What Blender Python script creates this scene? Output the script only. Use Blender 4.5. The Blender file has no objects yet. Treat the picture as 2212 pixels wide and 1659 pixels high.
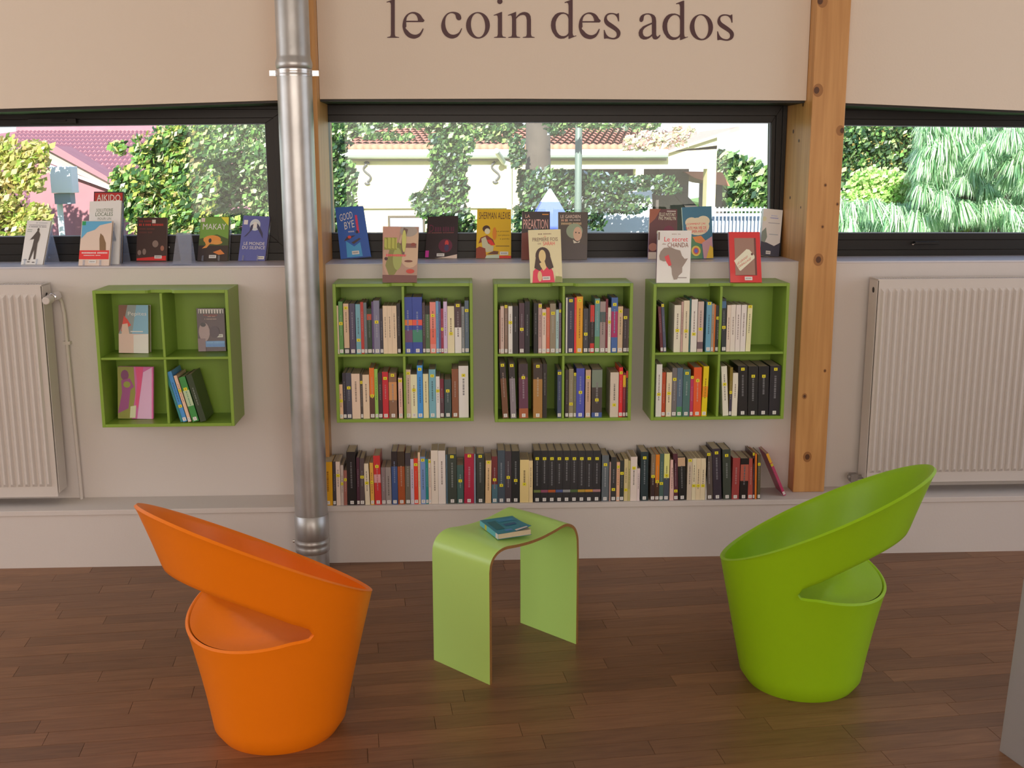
import bpy, bmesh, math, random
from mathutils import Vector, Matrix
random.seed(7)
S = bpy.context.scene
COL = S.collection

# ------------------------------------------------------------------ camera
FPX, PITCH, YAW, ROLL = 2383.05, .1967, .0445, -.0017
CAM = Vector((0, -4.1857, 1.4923))
fv = Vector((math.sin(YAW)*math.cos(PITCH), math.cos(YAW)*math.cos(PITCH), -math.sin(PITCH)))
_r = Vector((math.cos(YAW), -math.sin(YAW), 0)); _u = _r.cross(fv)
rv = _r*math.cos(ROLL) + _u*math.sin(ROLL); uv = -_r*math.sin(ROLL) + _u*math.cos(ROLL)
cd = bpy.data.cameras.new('camera'); cam = bpy.data.objects.new('camera', cd); COL.objects.link(cam)
cd.sensor_width = 36; cd.lens = FPX/2212*36; cd.clip_end = 300; cd.clip_start = .05
M = Matrix((rv, uv, -fv)).transposed().to_4x4(); M.translation = CAM; cam.matrix_world = M
S.camera = cam

# ------------------------------------------------------------------ light
S.view_settings.view_transform = 'Standard'; S.view_settings.look = 'None'
S.view_settings.gamma = 1; S.view_settings.use_curve_mapping = False
S.view_settings.exposure = 0.0
W = bpy.data.worlds.new('world'); S.world = W; W.use_nodes = True
nt = W.node_tree; nt.nodes.clear()
wo = nt.nodes.new('ShaderNodeOutputWorld'); bg = nt.nodes.new('ShaderNodeBackground')
tc = nt.nodes.new('ShaderNodeTexCoord'); sp = nt.nodes.new('ShaderNodeSeparateXYZ'); rp = nt.nodes.new('ShaderNodeValToRGB')
nt.links.new(tc.outputs['Generated'], sp.inputs[0]); nt.links.new(sp.outputs['Z'], rp.inputs[0])
rp.color_ramp.elements[0].position = .0; rp.color_ramp.elements[0].color = (.95, .97, 1, 1)
rp.color_ramp.elements[1].position = .7; rp.color_ramp.elements[1].color = (.38, .58, 1, 1)
nt.links.new(rp.outputs[0], bg.inputs[0]); bg.inputs[1].default_value = 1.5
nt.links.new(bg.outputs[0], wo.inputs[0])
def sun(strength, d, col):
    l = bpy.data.lights.new('sun', 'SUN'); l.energy = strength; l.angle = .01; l.color = col
    o = bpy.data.objects.new('sun', l); COL.objects.link(o)
    o.rotation_euler = Vector(d).to_track_quat('-Z', 'Y').to_euler()
sun(12, (.16, .85, -.45), (1, .95, .86))
def area(name, loc, d, sx, sy, power, col):
    l = bpy.data.lights.new(name, 'AREA'); l.shape = 'RECTANGLE'; l.size = sx; l.size_y = sy; l.energy = power; l.color = col
    o = bpy.data.objects.new(name, l); COL.objects.link(o); o.location = loc
    o.rotation_euler = Vector(d).to_track_quat('-Z', 'Y').to_euler()
# daylight through the openings in the side walls and the back wall (outside the frame)
area('daylight_left', (-4.35, -1.9, 1.75), (1, .12, -.10), 3.4, 1.9, 28, (1, .93, .86))
area('daylight_right', (4.35, -1.9, 1.75), (-1, .12, -.12), 3.4, 1.9, 9, (1, .93, .86))
area('daylight_back', (0, -7.8, 1.9), (0, 1, -.03), 6, 1.9, 150, (1, .86, .72))

# ------------------------------------------------------------------ measuring helpers (photo pixel -> place on a real plane)
def ray(px, py): return fv + rv*((px-1106)/FPX) - uv*((py-829.5)/FPX)
def PY(px, py, y):
    d = ray(px, py); return CAM + d*((y-CAM.y)/d.y)
def PZ(px, py, z):
    d = ray(px, py); return CAM + d*((z-CAM.z)/d.z)
def lin(c): return tuple(((v/255)/12.92 if v/255 <= .04045 else ((v/255+.055)/1.055)**2.4) for v in c[:3])
GAIN = 1.85
def app(c):                      # colour as photographed in the dim room -> paint colour
    r = lin(c); return tuple(min(.88, v*g) for v, g in zip(r, (GAIN*.95, GAIN, GAIN*1.08)))

# ------------------------------------------------------------------ materials
def new_mat(name):
    m = bpy.data.materials.new(name); m.use_nodes = True; n = m.node_tree.nodes
    return m, m.node_tree, n['Principled BSDF']
def mat(name, col, rough=.5, spec=.5, metal=0, bump=0, bscale=200, noise=0, nscale=8, coat=0):
    m, t, b = new_mat(name)
    b.inputs['Base Color'].default_value = (*col, 1); b.inputs['Roughness'].default_value = rough
    b.inputs['Metallic'].default_value = metal; b.inputs['Specular IOR Level'].default_value = spec
    b.inputs['Coat Weight'].default_value = coat
    tcn = t.nodes.new('ShaderNodeTexCoord')
    if bump:
        nz = t.nodes.new('ShaderNodeTexNoise'); nz.inputs['Scale'].default_value = bscale; t.links.new(tcn.outputs['Object'], nz.inputs['Vector'])
        bp = t.nodes.new('ShaderNodeBump'); bp.inputs['Strength'].default_value = bump; bp.inputs['Distance'].default_value = .002
        t.links.new(nz.outputs[0], bp.inputs['Height']); t.links.new(bp.outputs[0], b.inputs['Normal'])
    if noise:
        nz = t.nodes.new('ShaderNodeTexNoise'); nz.inputs['Scale'].default_value = nscale; nz.inputs['Detail'].default_value = 5
        t.links.new(tcn.outputs['Object'], nz.inputs['Vector'])
        mx = t.nodes.new('ShaderNodeMix'); mx.data_type = 'RGBA'
        mx.inputs[6].default_value = (*[v*(1-noise) for v in col], 1); mx.inputs[7].default_value = (*[min(1, v*(1+noise)) for v in col], 1)
        t.links.new(nz.outputs[0], mx.inputs[0]); t.links.new(mx.outputs[2], b.inputs['Base Color'])
    return m
def mat_attr(name, rough=.45, coat=0, trans=0):
    m, t, b = new_mat(name)
    a = t.nodes.new('ShaderNodeVertexColor'); a.layer_name = 'Col'
    t.links.new(a.outputs[0], b.inputs['Base Color']); b.inputs['Roughness'].default_value = rough; b.inputs['Coat Weight'].default_value = coat
    if trans:
        tr = t.nodes.new('ShaderNodeBsdfTranslucent'); mx = t.nodes.new('ShaderNodeMixShader'); mx.inputs[0].default_value = trans
        t.links.new(a.outputs[0], tr.inputs[0]); t.links.new(b.outputs[0], mx.inputs[1]); t.links.new(tr.outputs[0], mx.inputs[2])
        t.links.new(mx.outputs[0], t.nodes['Material Output'].inputs[0])
    return m
def mat_glass(name, tint=(1, 1, 1), refl=.05, haze=0, hazecol=(.6, .6, .6)):
    m = bpy.data.materials.new(name); m.use_nodes = True; t = m.node_tree; t.nodes.clear()
    o = t.nodes.new('ShaderNodeOutputMaterial'); tr = t.nodes.new('ShaderNodeBsdfTransparent'); tr.inputs[0].default_value = (*tint, 1)
    g = t.nodes.new('ShaderNodeBsdfGlossy'); g.inputs['Roughness'].default_value = .03
    f = t.nodes.new('ShaderNodeLayerWeight'); f.inputs[0].default_value = .25
    mu = t.nodes.new('ShaderNodeMath'); mu.operation = 'MULTIPLY_ADD'; mu.inputs[1].default_value = .22; mu.inputs[2].default_value = refl
    t.links.new(f.outputs['Fresnel'], mu.inputs[0]); mx = t.nodes.new('ShaderNodeMixShader')
    t.links.new(mu.outputs[0], mx.inputs[0]); t.links.new(tr.outputs[0], mx.inputs[1]); t.links.new(g.outputs[0], mx.inputs[2])
    last = mx
    if haze:
        d = t.nodes.new('ShaderNodeBsdfDiffuse'); d.inputs[0].default_value = (*hazecol, 1)
        tl = t.nodes.new('ShaderNodeBsdfTranslucent'); tl.inputs[0].default_value = (*hazecol, 1)
        ad = t.nodes.new('ShaderNodeMixShader'); ad.inputs[0].default_value = .4
        t.links.new(d.outputs[0], ad.inputs[1]); t.links.new(tl.outputs[0], ad.inputs[2])
        m2 = t.nodes.new('ShaderNodeMixShader'); m2.inputs[0].default_value = haze
        t.links.new(mx.outputs[0], m2.inputs[1]); t.links.new(ad.outputs[0], m2.inputs[2]); last = m2
    t.links.new(last.outputs[0], o.inputs[0]); return m
def mat_wood(name, c1, c2, scale, stretch, rough=.4, rand=0, dark=None):
    m, t, b = new_mat(name); L = t.links
    tcn = t.nodes.new('ShaderNodeTexCoord'); mp = t.nodes.new('ShaderNodeMapping'); mp.inputs['Scale'].default_value = stretch
    L.new(tcn.outputs['Object'], mp.inputs[0])
    nz = t.nodes.new('ShaderNodeTexNoise'); nz.noise_dimensions = '4D'; nz.inputs['Scale'].default_value = scale; nz.inputs['Detail'].default_value = 6; nz.inputs['Distortion'].default_value = .6
    L.new(mp.outputs[0], nz.inputs['Vector'])
    oi = t.nodes.new('ShaderNodeObjectInfo')
    mm = t.nodes.new('ShaderNodeMath'); mm.operation = 'MULTIPLY'; mm.inputs[1].default_value = 50; L.new(oi.outputs['Random'], mm.inputs[0]); L.new(mm.outputs[0], nz.inputs['W'])
    mx = t.nodes.new('ShaderNodeMix'); mx.data_type = 'RGBA'; mx.inputs[6].default_value = (*c1, 1); mx.inputs[7].default_value = (*c2, 1)
    mr = t.nodes.new('ShaderNodeMapRange'); mr.inputs[1].default_value = .3; mr.inputs[2].default_value = .7; L.new(nz.outputs[0], mr.inputs[0]); L.new(mr.outputs[0], mx.inputs[0])
    out = mx.outputs[2]
    if rand:
        mr2 = t.nodes.new('ShaderNodeMapRange'); mr2.inputs[3].default_value = 1-rand; mr2.inputs[4].default_value = 1+rand; L.new(oi.outputs['Random'], mr2.inputs[0])
        vm = t.nodes.new('ShaderNodeVectorMath'); vm.operation = 'SCALE'; L.new(out, vm.inputs[0]); L.new(mr2.outputs[0], vm.inputs['Scale']); out = vm.outputs[0]
    L.new(out, b.inputs['Base Color']); b.inputs['Roughness'].default_value = rough
    bp = t.nodes.new('ShaderNodeBump'); bp.inputs['Strength'].default_value = .12; bp.inputs['Distance'].default_value = .001; L.new(nz.outputs[0], bp.inputs['Height']); L.new(bp.outputs[0], b.inputs['Normal'])
    return m
MT = dict(
 wall=mat('wall_paint', (.80, .70, .60), .8, .2, bump=.15, bscale=120),
 wall_dim=mat('wall_paint_dim', (.70, .65, .63), .8, .2, bump=.15, bscale=120),  # the wall's paint again, the dimmer light low down put into its colour
 ceil=mat('ceiling_paint', (.75, .73, .70), .9),
 sill=mat('sill_lacquer', (.66, .64, .70), .35, .5),
 frame=mat('dark_aluminium', (.012, .010, .009), .42, .35),
 trimdark=mat('dark_soffit', (.014, .010, .008), .5),
 glass=mat_glass('window_glass', (.96, .99, .98), .015),
 acrylic=mat_glass('clear_acrylic', (.90, .93, .97), .10, .18, (.75, .78, .9)),
 frosted=mat_glass('frosted_acrylic', (.85, .84, .84), .05, .62, (.50, .47, .46)),
 pine=mat_wood('pine_post', (.50, .235, .07), (.68, .36, .13), 6, (6, 6, .35), .42),
 knot=mat('pine_knot', (.10, .035, .012), .5),
 knot2=mat('knot_halo', (.36, .155, .045), .5),
 floor=mat('floor_joint', (.07, .035, .018), .7),
 plank=mat_wood('oak_strip', (.185, .085, .040), (.265, .13, .064), 9, (.9, 9, 1), .40, .20),
 zinc=mat('galvanised_zinc', (.50, .50, .50), .36, .5, .75, bump=.25, bscale=30, noise=.35, nscale=7),
 zincb=mat('zinc_band', (.55, .55, .56), .25, .5, .95),
 rad=mat('radiator_enamel', (.69, .64, .61), .35, .5),
 chrome=mat('chrome', (.75, .75, .78), .15, .5, 1),
 valve=mat('grey_valve', (.3, .28, .27), .4, .5, .4, noise=.4, nscale=60),
 black=mat('black_hole', (.01, .01, .01), .6),
 cab=mat('green_lacquer', (.25, .41, .05), .38, .5),
 orange=mat('orange_plastic', (.95, .225, .002), .42, .4, bump=.05, bscale=300),
 green=mat('green_plastic', (.30, .56, .006), .42, .4, bump=.05, bscale=300),
 stool=mat('green_laminate', (.48, .76, .19), .30, .5),
 ply=mat('plywood_edge', (.30, .15, .05), .5, noise=.3, nscale=150),
 print=mat_attr('printed_card', .38, .15),
 pages=mat('paper_pages', (.60, .50, .37), .85, .1, noise=.12, nscale=300),
 letter=mat('aubergine_vinyl', (.075, .022, .028), .5),
 sticker=mat_attr('sticker_paper', .45),
 leafs=mat_attr('leaf', .45, 0, .35),
 bark=mat('bark', (.075, .06, .048), .9, bump=.6, bscale=14, noise=.4, nscale=6),
 yellow=mat('ochre_render', (.86, .74, .42), .9, noise=.05),
 soffit=mat('timber_soffit', (.40, .30, .24), .8),
 tile=mat('clay_tile', (.52, .19, .12), .8, noise=.25, nscale=9),
 tilepink=mat('pink_tile', (.33, .135, .16), .75, noise=.15, nscale=6),
 gutter=mat('zinc_gutter', (.45, .50, .47), .5, .5, .3),
 white=mat('white_metal', (.85, .87, .95), .5),
 blue=mat('blue_canvas', (.10, .14, .42), .8),
 grey=mat('grey_metal', (.30, .34, .42), .6),
 pale=mat('pale_concrete', (.60, .60, .66), .9, noise=.06),
 grass=mat('grass', (.14, .26, .06), .9, noise=.4, nscale=3),
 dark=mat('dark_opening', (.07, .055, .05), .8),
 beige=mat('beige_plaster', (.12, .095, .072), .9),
 pole=mat('green_grey_steel', (.12, .16, .14), .5),
 iron=mat('wrought_iron', (.08, .08, .09), .6),
)

# ------------------------------------------------------------------ mesh helpers
class MB:
    def __init__(s): s.v = []; s.f = []; s.c = []; s.m = []; s.col = None; s.mi = 0
    def add(s, vs, fs, col=None):
        b = len(s.v); s.v += [tuple(v) for v in vs]
        for f in fs: s.f.append(tuple(b+i for i in f)); s.c.append(col or s.col or (1, 1, 1)); s.m.append(s.mi)
    def box(s, x0, x1, y0, y1, z0, z1, col=None):
        s.add([(x0, y0, z0), (x1, y0, z0), (x1, y1, z0), (x0, y1, z0), (x0, y0, z1), (x1, y0, z1), (x1, y1, z1), (x0, y1, z1)],
              [(0, 3, 2, 1), (4, 5, 6, 7), (0, 1, 5, 4), (1, 2, 6, 5), (2, 3, 7, 6), (3, 0, 4, 7)], col)
    def hexa(s, a, b, col=None):   # two quads a (front), b (back), matching order
        s.add(list(a)+list(b), [(0, 1, 2, 3), (7, 6, 5, 4), (0, 4, 5, 1), (1, 5, 6, 2), (2, 6, 7, 3), (3, 7, 4, 0)], col)
    def prism(s, pts, y0, y1, col=None):  # pts (x,z)
        n = len(pts); s.add([(p[0], y0, p[1]) for p in pts]+[(p[0], y1, p[1]) for p in pts],
              [tuple(range(n)), tuple(range(2*n-1, n-1, -1))]+[(i, i+n, (i+1) % n+n, (i+1) % n) for i in range(n)], col)
    def prismz(s, pts, z0, z1, col=None):
        n = len(pts); s.add([(p[0], p[1], z0) for p in pts]+[(p[0], p[1], z1) for p in pts],
              [tuple(range(n-1, -1, -1)), tuple(range(n, 2*n))]+[(i, (i+1) % n, (i+1) % n+n, i+n) for i in range(n)], col)
    def tube(s, a, b, r, r2=None, n=16, col=None, caps=True):
        a = Vector(a); b = Vector(b); d = (b-a).normalized(); x = d.orthogonal().normalized(); y = d.cross(x); r2 = r if r2 is None else r2
        vs = [a+(x*math.cos(t)+y*math.sin(t))*r for t in [2*math.pi*i/n for i in range(n)]]
        vs += [b+(x*math.cos(t)+y*math.sin(t))*r2 for t in [2*math.pi*i/n for i in range(n)]]
        fs = [(i, (i+1) % n, (i+1) % n+n, i+n) for i in range(n)]
        if caps: fs += [tuple(range(n-1, -1, -1)), tuple(range(n, 2*n))]
        s.add(vs, fs, col)
    def path(s, pts, r, n=10, col=None):
        for a, b in zip(pts, pts[1:]): s.tube(a, b, r, r, n, col)
    def build(s, name, m, parent=None, smooth=False, bevel=0, loc=None):
        me = bpy.data.meshes.new(name); me.from_pydata(s.v, [], s.f); me.update()
        ms = m if isinstance(m, (list, tuple)) else [m]
        for q in ms: me.materials.append(q)
        if len(ms) > 1: me.polygons.foreach_set('material_index', s.m)
        if any(c != (1, 1, 1) for c in s.c):
            at = me.color_attributes.new('Col', 'FLOAT_COLOR', 'CORNER'); buf = []
            for p, c in zip(me.polygons, s.c): buf += [c[0], c[1], c[2], 1.0]*p.loop_total
            at.data.foreach_set('color', buf)
        if smooth: me.polygons.foreach_set('use_smooth', [True]*len(me.polygons))
        o = bpy.data.objects.new(name, me); COL.objects.link(o)
        if parent: o.parent = parent
        if loc: o.location = loc
        if bevel:
            b = o.modifiers.new('bevel', 'BEVEL'); b.width = bevel; b.segments = 2; b.limit_method = 'ANGLE'
        return o
def tag(o, label, cat, group=None):
    o['label'] = label; o['category'] = cat
    if group: o['group'] = group
    return o
def thing(name, label, cat, loc=(0, 0, 0), group=None):
    o = bpy.data.objects.new(name, None); COL.objects.link(o); o.location = loc; o.empty_display_size = .02
    return tag(o, label, cat, group)
def struct(o): o['kind'] = 'structure'; return o
def autosmooth(o, ang=40):
    me = o.data; me.polygons.foreach_set('use_smooth', [True]*len(me.polygons))
    bm = bmesh.new(); bm.from_mesh(me)
    for e in bm.edges:
        if len(e.link_faces) != 2 or e.link_faces[0].normal.angle(e.link_faces[1].normal, 0) > math.radians(ang): e.smooth = False
    bm.to_mesh(me); bm.free()

# ------------------------------------------------------------------ measured levels
ZH, ZS, ZL = 1.7146, 1.1215, .2258        # window head, sill, ledge
WY, LY, PYF = .238, -.160, -.0705         # window plane, ledge front, post front
XL, XR, YB, ZC = -4.5, 4.5, -8.0, 2.9     # room
PR0, PR1, PL0, PL1 = 1.2872, 1.412, -.640, -.516

# floor: slab plus every oak strip in view as its own piece
b = MB(); b.box(XL, XR, YB, .35, -.06, -.0085); floor = struct(b.build('floor', MT['floor']))
ca, sa = math.cos(.105), math.sin(.105)
def wl(u, v): return (u*ca - v*sa, u*sa + v*ca)
pw = .0715; cnt = 0; rest = MB(); rr = random.Random(3)
shared = {}
def inview(x, y):
    d = Vector((x, y, 0))-CAM; z = d.dot(fv)
    return z > .5 and abs(d.dot(rv)/z*FPX) < 1106 and abs(d.dot(uv)/z*FPX) < 829.5
for j in range(-45, 12):
    v = j*pw; u = -5.2+rr.random()*.5
    while u < 5.2:
        L = rr.choice((.38, .46, .54, .62)); cx, cy = wl(u+L/2, v+pw/2); e = wl(u, v); g = wl(u+L, v)
        if XL-.3 < cx < XR+.3 and cy < .2 and cy > -3.4:
            vis = any(inview(*wl(u+L*t, v+pw*s)) and wl(u+L*t, v+pw*s)[1] < LY+.02 for t in (0, .5, 1) for s in (0, 1))
            if vis and cnt < 298:
                if L not in shared:
                    q = MB(); q.prismz([(.0006, .0006), (L-.0006, .0006), (L-.0006, pw-.0006), (.0006, pw-.0006)], -.0085, 0)
                    tmp = q.build('plank', MT['plank'], floor); shared[L] = tmp.data; o = tmp
                else:
                    o = bpy.data.objects.new('plank', shared[L]); COL.objects.link(o); o.parent = floor
                o.location = (e[0], e[1], -.0004*rr.random()); o.rotation_euler.z = .105; cnt += 1
            elif abs(cx) < 4.3:
                pts = [wl(u+.0006, v+.0006), wl(u+L-.0006, v+.0006), wl(u+L-.0006, v+pw-.0006), wl(u+.0006, v+pw-.0006)]
                rest.prismz(pts, -.0085, -.0003)
        u += L
o = rest.build('planks_beyond', MT['plank'], floor); o['kind'] = 'stuff'
b = MB(); b.box(XL, XR, YB, -3.35, -.0085, -.0005); b.build('floor_behind', MT['plank'], floor)['kind'] = 'stuff'

# ceiling, side and back walls with window openings the daylight comes through
b = MB(); b.box(XL-.3, XR+.3, YB-.3, .9, ZC, ZC+.25); struct(b.build('ceiling', MT['ceil']))
for nm, x0, x1 in (('wall_left', XL-.25, XL), ('wall_right', XR, XR+.25)):
    b = MB(); b.box(x0, x1, YB, .3, 0, .75); b.box(x0, x1, YB, .3, 2.75, ZC); b.box(x0, x1, -.15, .3, .75, 2.75); b.box(x0, x1, YB, -3.7, .75, 2.75)
    struct(b.build(nm, MT['wall']))
b = MB(); b.box(XL, XR, YB-.25, YB, 0, .9); b.box(XL, XR, YB-.25, YB, 2.85, ZC); b.box(XL, -3.1, YB-.25, YB, .9, 2.85); b.box(3.1, XR, YB-.25, YB, .9, 2.85)
struct(b.build('wall_back', MT['wall']))

# front wall: three upper panels, lower wall, plinth with ledge board, sills
pl = [PY(0, 235, 0), PY(300, 226, 0), PY(580, 216, 0)]
xl = PL0+.001
front = MB(); front.prism([(XL, pl[0].z), (pl[0].x, pl[0].z), (pl[1].x, pl[1].z), (xl-.001, pl[2].z), (xl-.001, ZC), (XL, ZC)], 0, .34); struct(front.build('wall_front_left', MT['wall']))
pm = [PY(690, 214, 0), PY(1100, 213, 0), PY(1744, 217, 0)]
front = MB(); front.prism([(PL1+.001, pm[0].z), (pm[1].x, pm[1].z), (PR0-.0015, pm[2].z), (PR0-.0015, ZC), (PL1+.001, ZC)], 0, .34); struct(front.build('wall_front_middle', MT['wall']))
pr = [PY(1829, 222, 0), PY(2212, 239, 0)]
front = MB(); front.prism([(PR1, pr[0].z), (pr[1].x, pr[1].z), (XR, pr[1].z), (XR, ZC), (PR1, ZC)], 0, .34)
struct(front.build('wall_front_right', MT['wall']))
for nm, x0, x1, dz in (('wall_lower_left', XL, PL0, -.006), ('wall_lower_middle', PL1, PR0, .0005), ('wall_lower_right', PR1, XR, -.002)):
    b = MB(); b.box(x0, x1, 0, .34, 0, ZS+dz); struct(b.build(nm, MT['wall_dim']))
# unseen walls added behind and to the left to block the low sun
b = MB(); b.box(-8.4, -8, -13, -3.4, -2.2, 4.2); b.box(-14, 8, -12.4, -12, -2.2, 5.7); struct(b.build('wall_sun_block', MT['wall']))
b = MB(); b.box(XL, XR, LY, 0, 0, ZL-.020); struct(b.build('baseboard_front', MT['wall_dim']))
b = MB(); b.box(XL, XR, LY-.006, 0, ZL-.020, ZL); struct(b.build('trim_1', MT['wall_dim'], bevel=.002))
for i, (x0, x1, z) in enumerate(((XL, PL0, ZS-.006), (PL1, PR0, ZS), (PR1, XR, ZS-.002))):
    b = MB(); b.box(x0, x1, -.003, WY-.002, z-.002 if i != 1 else z+.0006, z+.005 if i != 1 else z+.004); struct(b.build('trim_%d' % (i+2), MT['sill'], bevel=.0015))
ZSL, ZSM, ZSR = ZS-.001, ZS+.004, ZS+.003

# windows
def ring(b, o4, i4, y0, y1):      # o4/i4: (x,z) corners BL,BR,TR,TL
    for k in range(4):
        a, c = k, (k+1) % 4
        q = [o4[a], o4[c], i4[c], i4[a]]
        b.hexa([(p[0], y0, p[1]) for p in q], [(p[0], y1, p[1]) for p in q])
def window(name, outer, inner, lift=0):
    w = WY; b = MB(); m1 = [tuple(o+(i-o)*.30 for o, i in zip(O, I)) for O, I in zip(outer, inner)]; m2 = [tuple(o+(i-o)*.72 for o, i in zip(O, I)) for O, I in zip(outer, inner)]
    ring(b, outer, m1, w, w+.07)
    root = struct(b.build(name, MT['frame'], bevel=.001))
    b = MB(); ring(b, m1, m2, w+.006, w+.07); b.build('sash', MT['frame'], root, bevel=.001)
    b = MB(); ring(b, m2, inner, w+.014, w+.07); b.build('glazing_bead', MT['frame'], root, bevel=.001)
    b = MB(); b.prism(inner, w+.035, w+.038); b.build('glass_pane', MT['glass'], root)
    g = MB(); e = .0035
    i2 = [(inner[0][0]+e, inner[0][1]+e), (inner[1][0]-e, inner[1][1]+e), (inner[2][0]-e, inner[2][1]-e), (inner[3][0]+e, inner[3][1]-e)]
    ring(g, inner, i2, w+.028, w+.035); g.build('glazing_seal', MT['grey'], root)
    return root
def xz(px, py, y=WY): p = PY(px, py, y); return (p.x, p.z)
hl = xz(0, 236); hr = xz(583, 218)
w1 = window('window_1', [(XL+.9, ZS-.004), (PL0-.0005, ZS-.004), (PL0-.0005, ZH+.01), (XL+.9, ZH+.01)],
       [(XL+.97, xz(0, 516)[1]), (xz(577, 400)[0], xz(577, 508)[1]), (xz(577, 400)[0], xz(577, 266)[1]), (XL+.97, xz(0, 281)[1]-.003)])
w2 = window('window_2', [(PL1+.0005, ZS), (PR0-.001, ZS), (PR0-.001, ZH+.03), (PL1+.0005, ZH+.03)],
       [xz(700, 505), xz(1666, 505), xz(1669, 264), xz(697, 262)])
w3 = window('window_3', [(PR1+.0005, ZS-.001), (XR-.9, ZS-.001), (XR-.9, ZH+.01), (PR1+.0005, ZH+.01)],
       [(PR1+.02, xz(1830, 504)[1]), (XR-.97, xz(2212, 508)[1]), (XR-.97, xz(2212, 281)[1]), (PR1+.02, xz(1830, 269)[1])])
# shutter-box covers under the heads
for i, (x0, x1, p0, p1) in enumerate(((XL+.9, PL0, xz(0, 240, .02), xz(583, 219, .02)), (PL1, PR0-.001, xz(690, 217, .02), xz(1700, 220, .02)), (PR1, XR-.9, xz(1830, 225, .02), xz(2212, 242, .02)))):
    b = MB()
    sl_ = (p1[1]-p0[1])/(p1[0]-p0[0])
    za = p0[1]; zb = p1[1]
    if i == 0: pts = [(x0, za), (p0[0], za), (x1, zb), (x1, zb+.06), (x0, zb+.06)]
    elif i == 1: pts = [(x0, za), (x1, zb), (x1, zb+.05), (x0, zb+.05)]
    else: pts = [(x0, za), (p1[0], zb), (x1, zb), (x1, za+.05), (x0, za+.05)]
    b.prism(pts, .342, .42); pts2 = [(q[0], q[1]-(0 if k < len(pts)-2 else 0)) for k, q in enumerate(pts)]
    b.prism([(q[0], q[1]-.004) for q in pts2], .02, WY-.004)
    struct(b.build('trim_%d' % (i+5), MT['trimdark']))
# handles and screws on the frames
b = MB(); p = PY(1975, 525, WY-.012); b.box(p.x, p.x+.10, WY-.022, WY-.010, p.z-.006, p.z+.006); b.box(p.x+.002, p.x+.02, WY-.012, WY, p.z-.006, p.z+.006); b.build('window_handle', MT['frame'], w3, bevel=.002)
b = MB(); p = PY(112, 260, WY-.012); b.box(p.x, p.x+.055, WY-.020, WY-.012, p.z-.003, p.z+.003); b.box(p.x-.09, p.x+.09, WY-.012, WY, p.z-.011, p.z+.008); b.build('window_handle', MT['frame'], w1, bevel=.001)
for w, pts in ((w3, ((1972, 527),)), (w1, ((107, 556), (365, 534)))):
    for q in pts:
        p = PY(*q, WY-.001); b = MB(); b.tube((p.x, WY-.003, p.z), (p.x, WY, p.z), .004, n=12); b.build('screw_cap', MT['chrome'], w)

# posts
def post(x0, x1, label, knots, sideknots=()):
    b = MB(); b.box(x0, x1, PYF, .36, ZL, ZC)
    o = tag(b.build('wooden_post', MT['pine'], bevel=.003), label, 'post')
    for (px, py, r) in knots:
        p = PY(px, py, PYF-.0006)
        for rr_, m, dy in ((r*1.9, MT['knot2'], 0), (r, MT['knot'], -.0004)):
            k = MB(); n = 16; c = (min(max(p.x, x0+rr_), x1-rr_), p.z)
            k.prism([(c[0]+rr_*math.cos(t), c[1]+rr_*1.25*math.sin(t)) for t in [2*math.pi*i/n for i in range(n)]], PYF-.0006+dy, PYF+.0005); k.build('knot', m, o)
    for (px, py, r) in sideknots:
        d = ray(px, py); p = CAM+d*((x0-CAM.x)/d.x)
        k = MB(); n = 12; k.add([(x0-.0006, p.y+r*2*math.cos(t), p.z+r*1.6*math.sin(t)) for t in [2*math.pi*i/n for i in range(n)]], [tuple(range(n))]); k.build('knot', MT['knot'], o)
post(PL0, PL1, 'thick square pine post half hidden behind the metal downpipe', [(619, 866, .006), (590, 205, .006)])
post(PR0, PR1, 'square knotty pine post between the right and middle windows', [(1764, 195, .010), (1823, 282, .008), (1783, 400, .003), (1809, 441, .003), (1777, 490, .003), (1768, 561, .010), (1744, 987, .009), (1738, 856, .005), (1782, 801, .003), (1765, 2, .01)],
     [(1714, 284, .005), (1726, 304, .004), (1707, 427, .004), (1735, 226, .005), (1730, 448, .003)])

# downpipe
px0, pyc, pr_ = -.570, -.236, .0600
pipe = thing('downpipe', 'galvanised metal downpipe with joint band running floor to ceiling', 'pipe', (px0, pyc, 0))
def lathe(b, prof, n=40):
    vs = []; m = len(prof)
    for (r, z) in prof: vs += [(r*math.cos(2*math.pi*i/n), r*math.sin(2*math.pi*i/n), z) for i in range(n)]
    b.add(vs, [(k*n+i, k*n+(i+1) % n, (k+1)*n+(i+1) % n, (k+1)*n+i) for k in range(m-1) for i in range(n)])
zj = PY(636, 140, pyc).z; zb = PY(672, 1180, pyc-.05).z
b = MB(); lathe(b, [(pr_, .0), (pr_, zj-.015)]); b.build('lower_pipe', MT['zinc'], pipe, True)
b = MB(); lathe(b, [(pr_-.003, zj-.016), (pr_+.001, zj-.012), (pr_+.003, zj), (pr_+.002, zj+.008), (pr_-.002, zj+.022), (pr_-.003, zj+.03), (pr_-.003, ZC)]); b.build('upper_pipe', MT['zinc'], pipe, True)
b = MB(); lathe(b, [(pr_, zb-.035), (pr_+.004, zb-.030), (pr_+.004, zb-.012), (pr_+.001, zb-.007), (pr_+.005, zb), (pr_+.005, zb+.010), (pr_+.001, zb+.016), (pr_+.003, zb+.02), (pr_+.003, zb+.11), (pr_, zb+.112)]); b.build('socket_joint', MT['zinc'], pipe, True)
zc = PY(636, 156, pyc-.05).z
b = MB(); lathe(b, [(pr_, zc-.011), (pr_+.003, zc-.011), (pr_+.003, zc-.003), (pr_+.002, zc), (pr_+.003, zc+.003), (pr_+.003, zc+.011), (pr_, zc+.011)])
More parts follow.
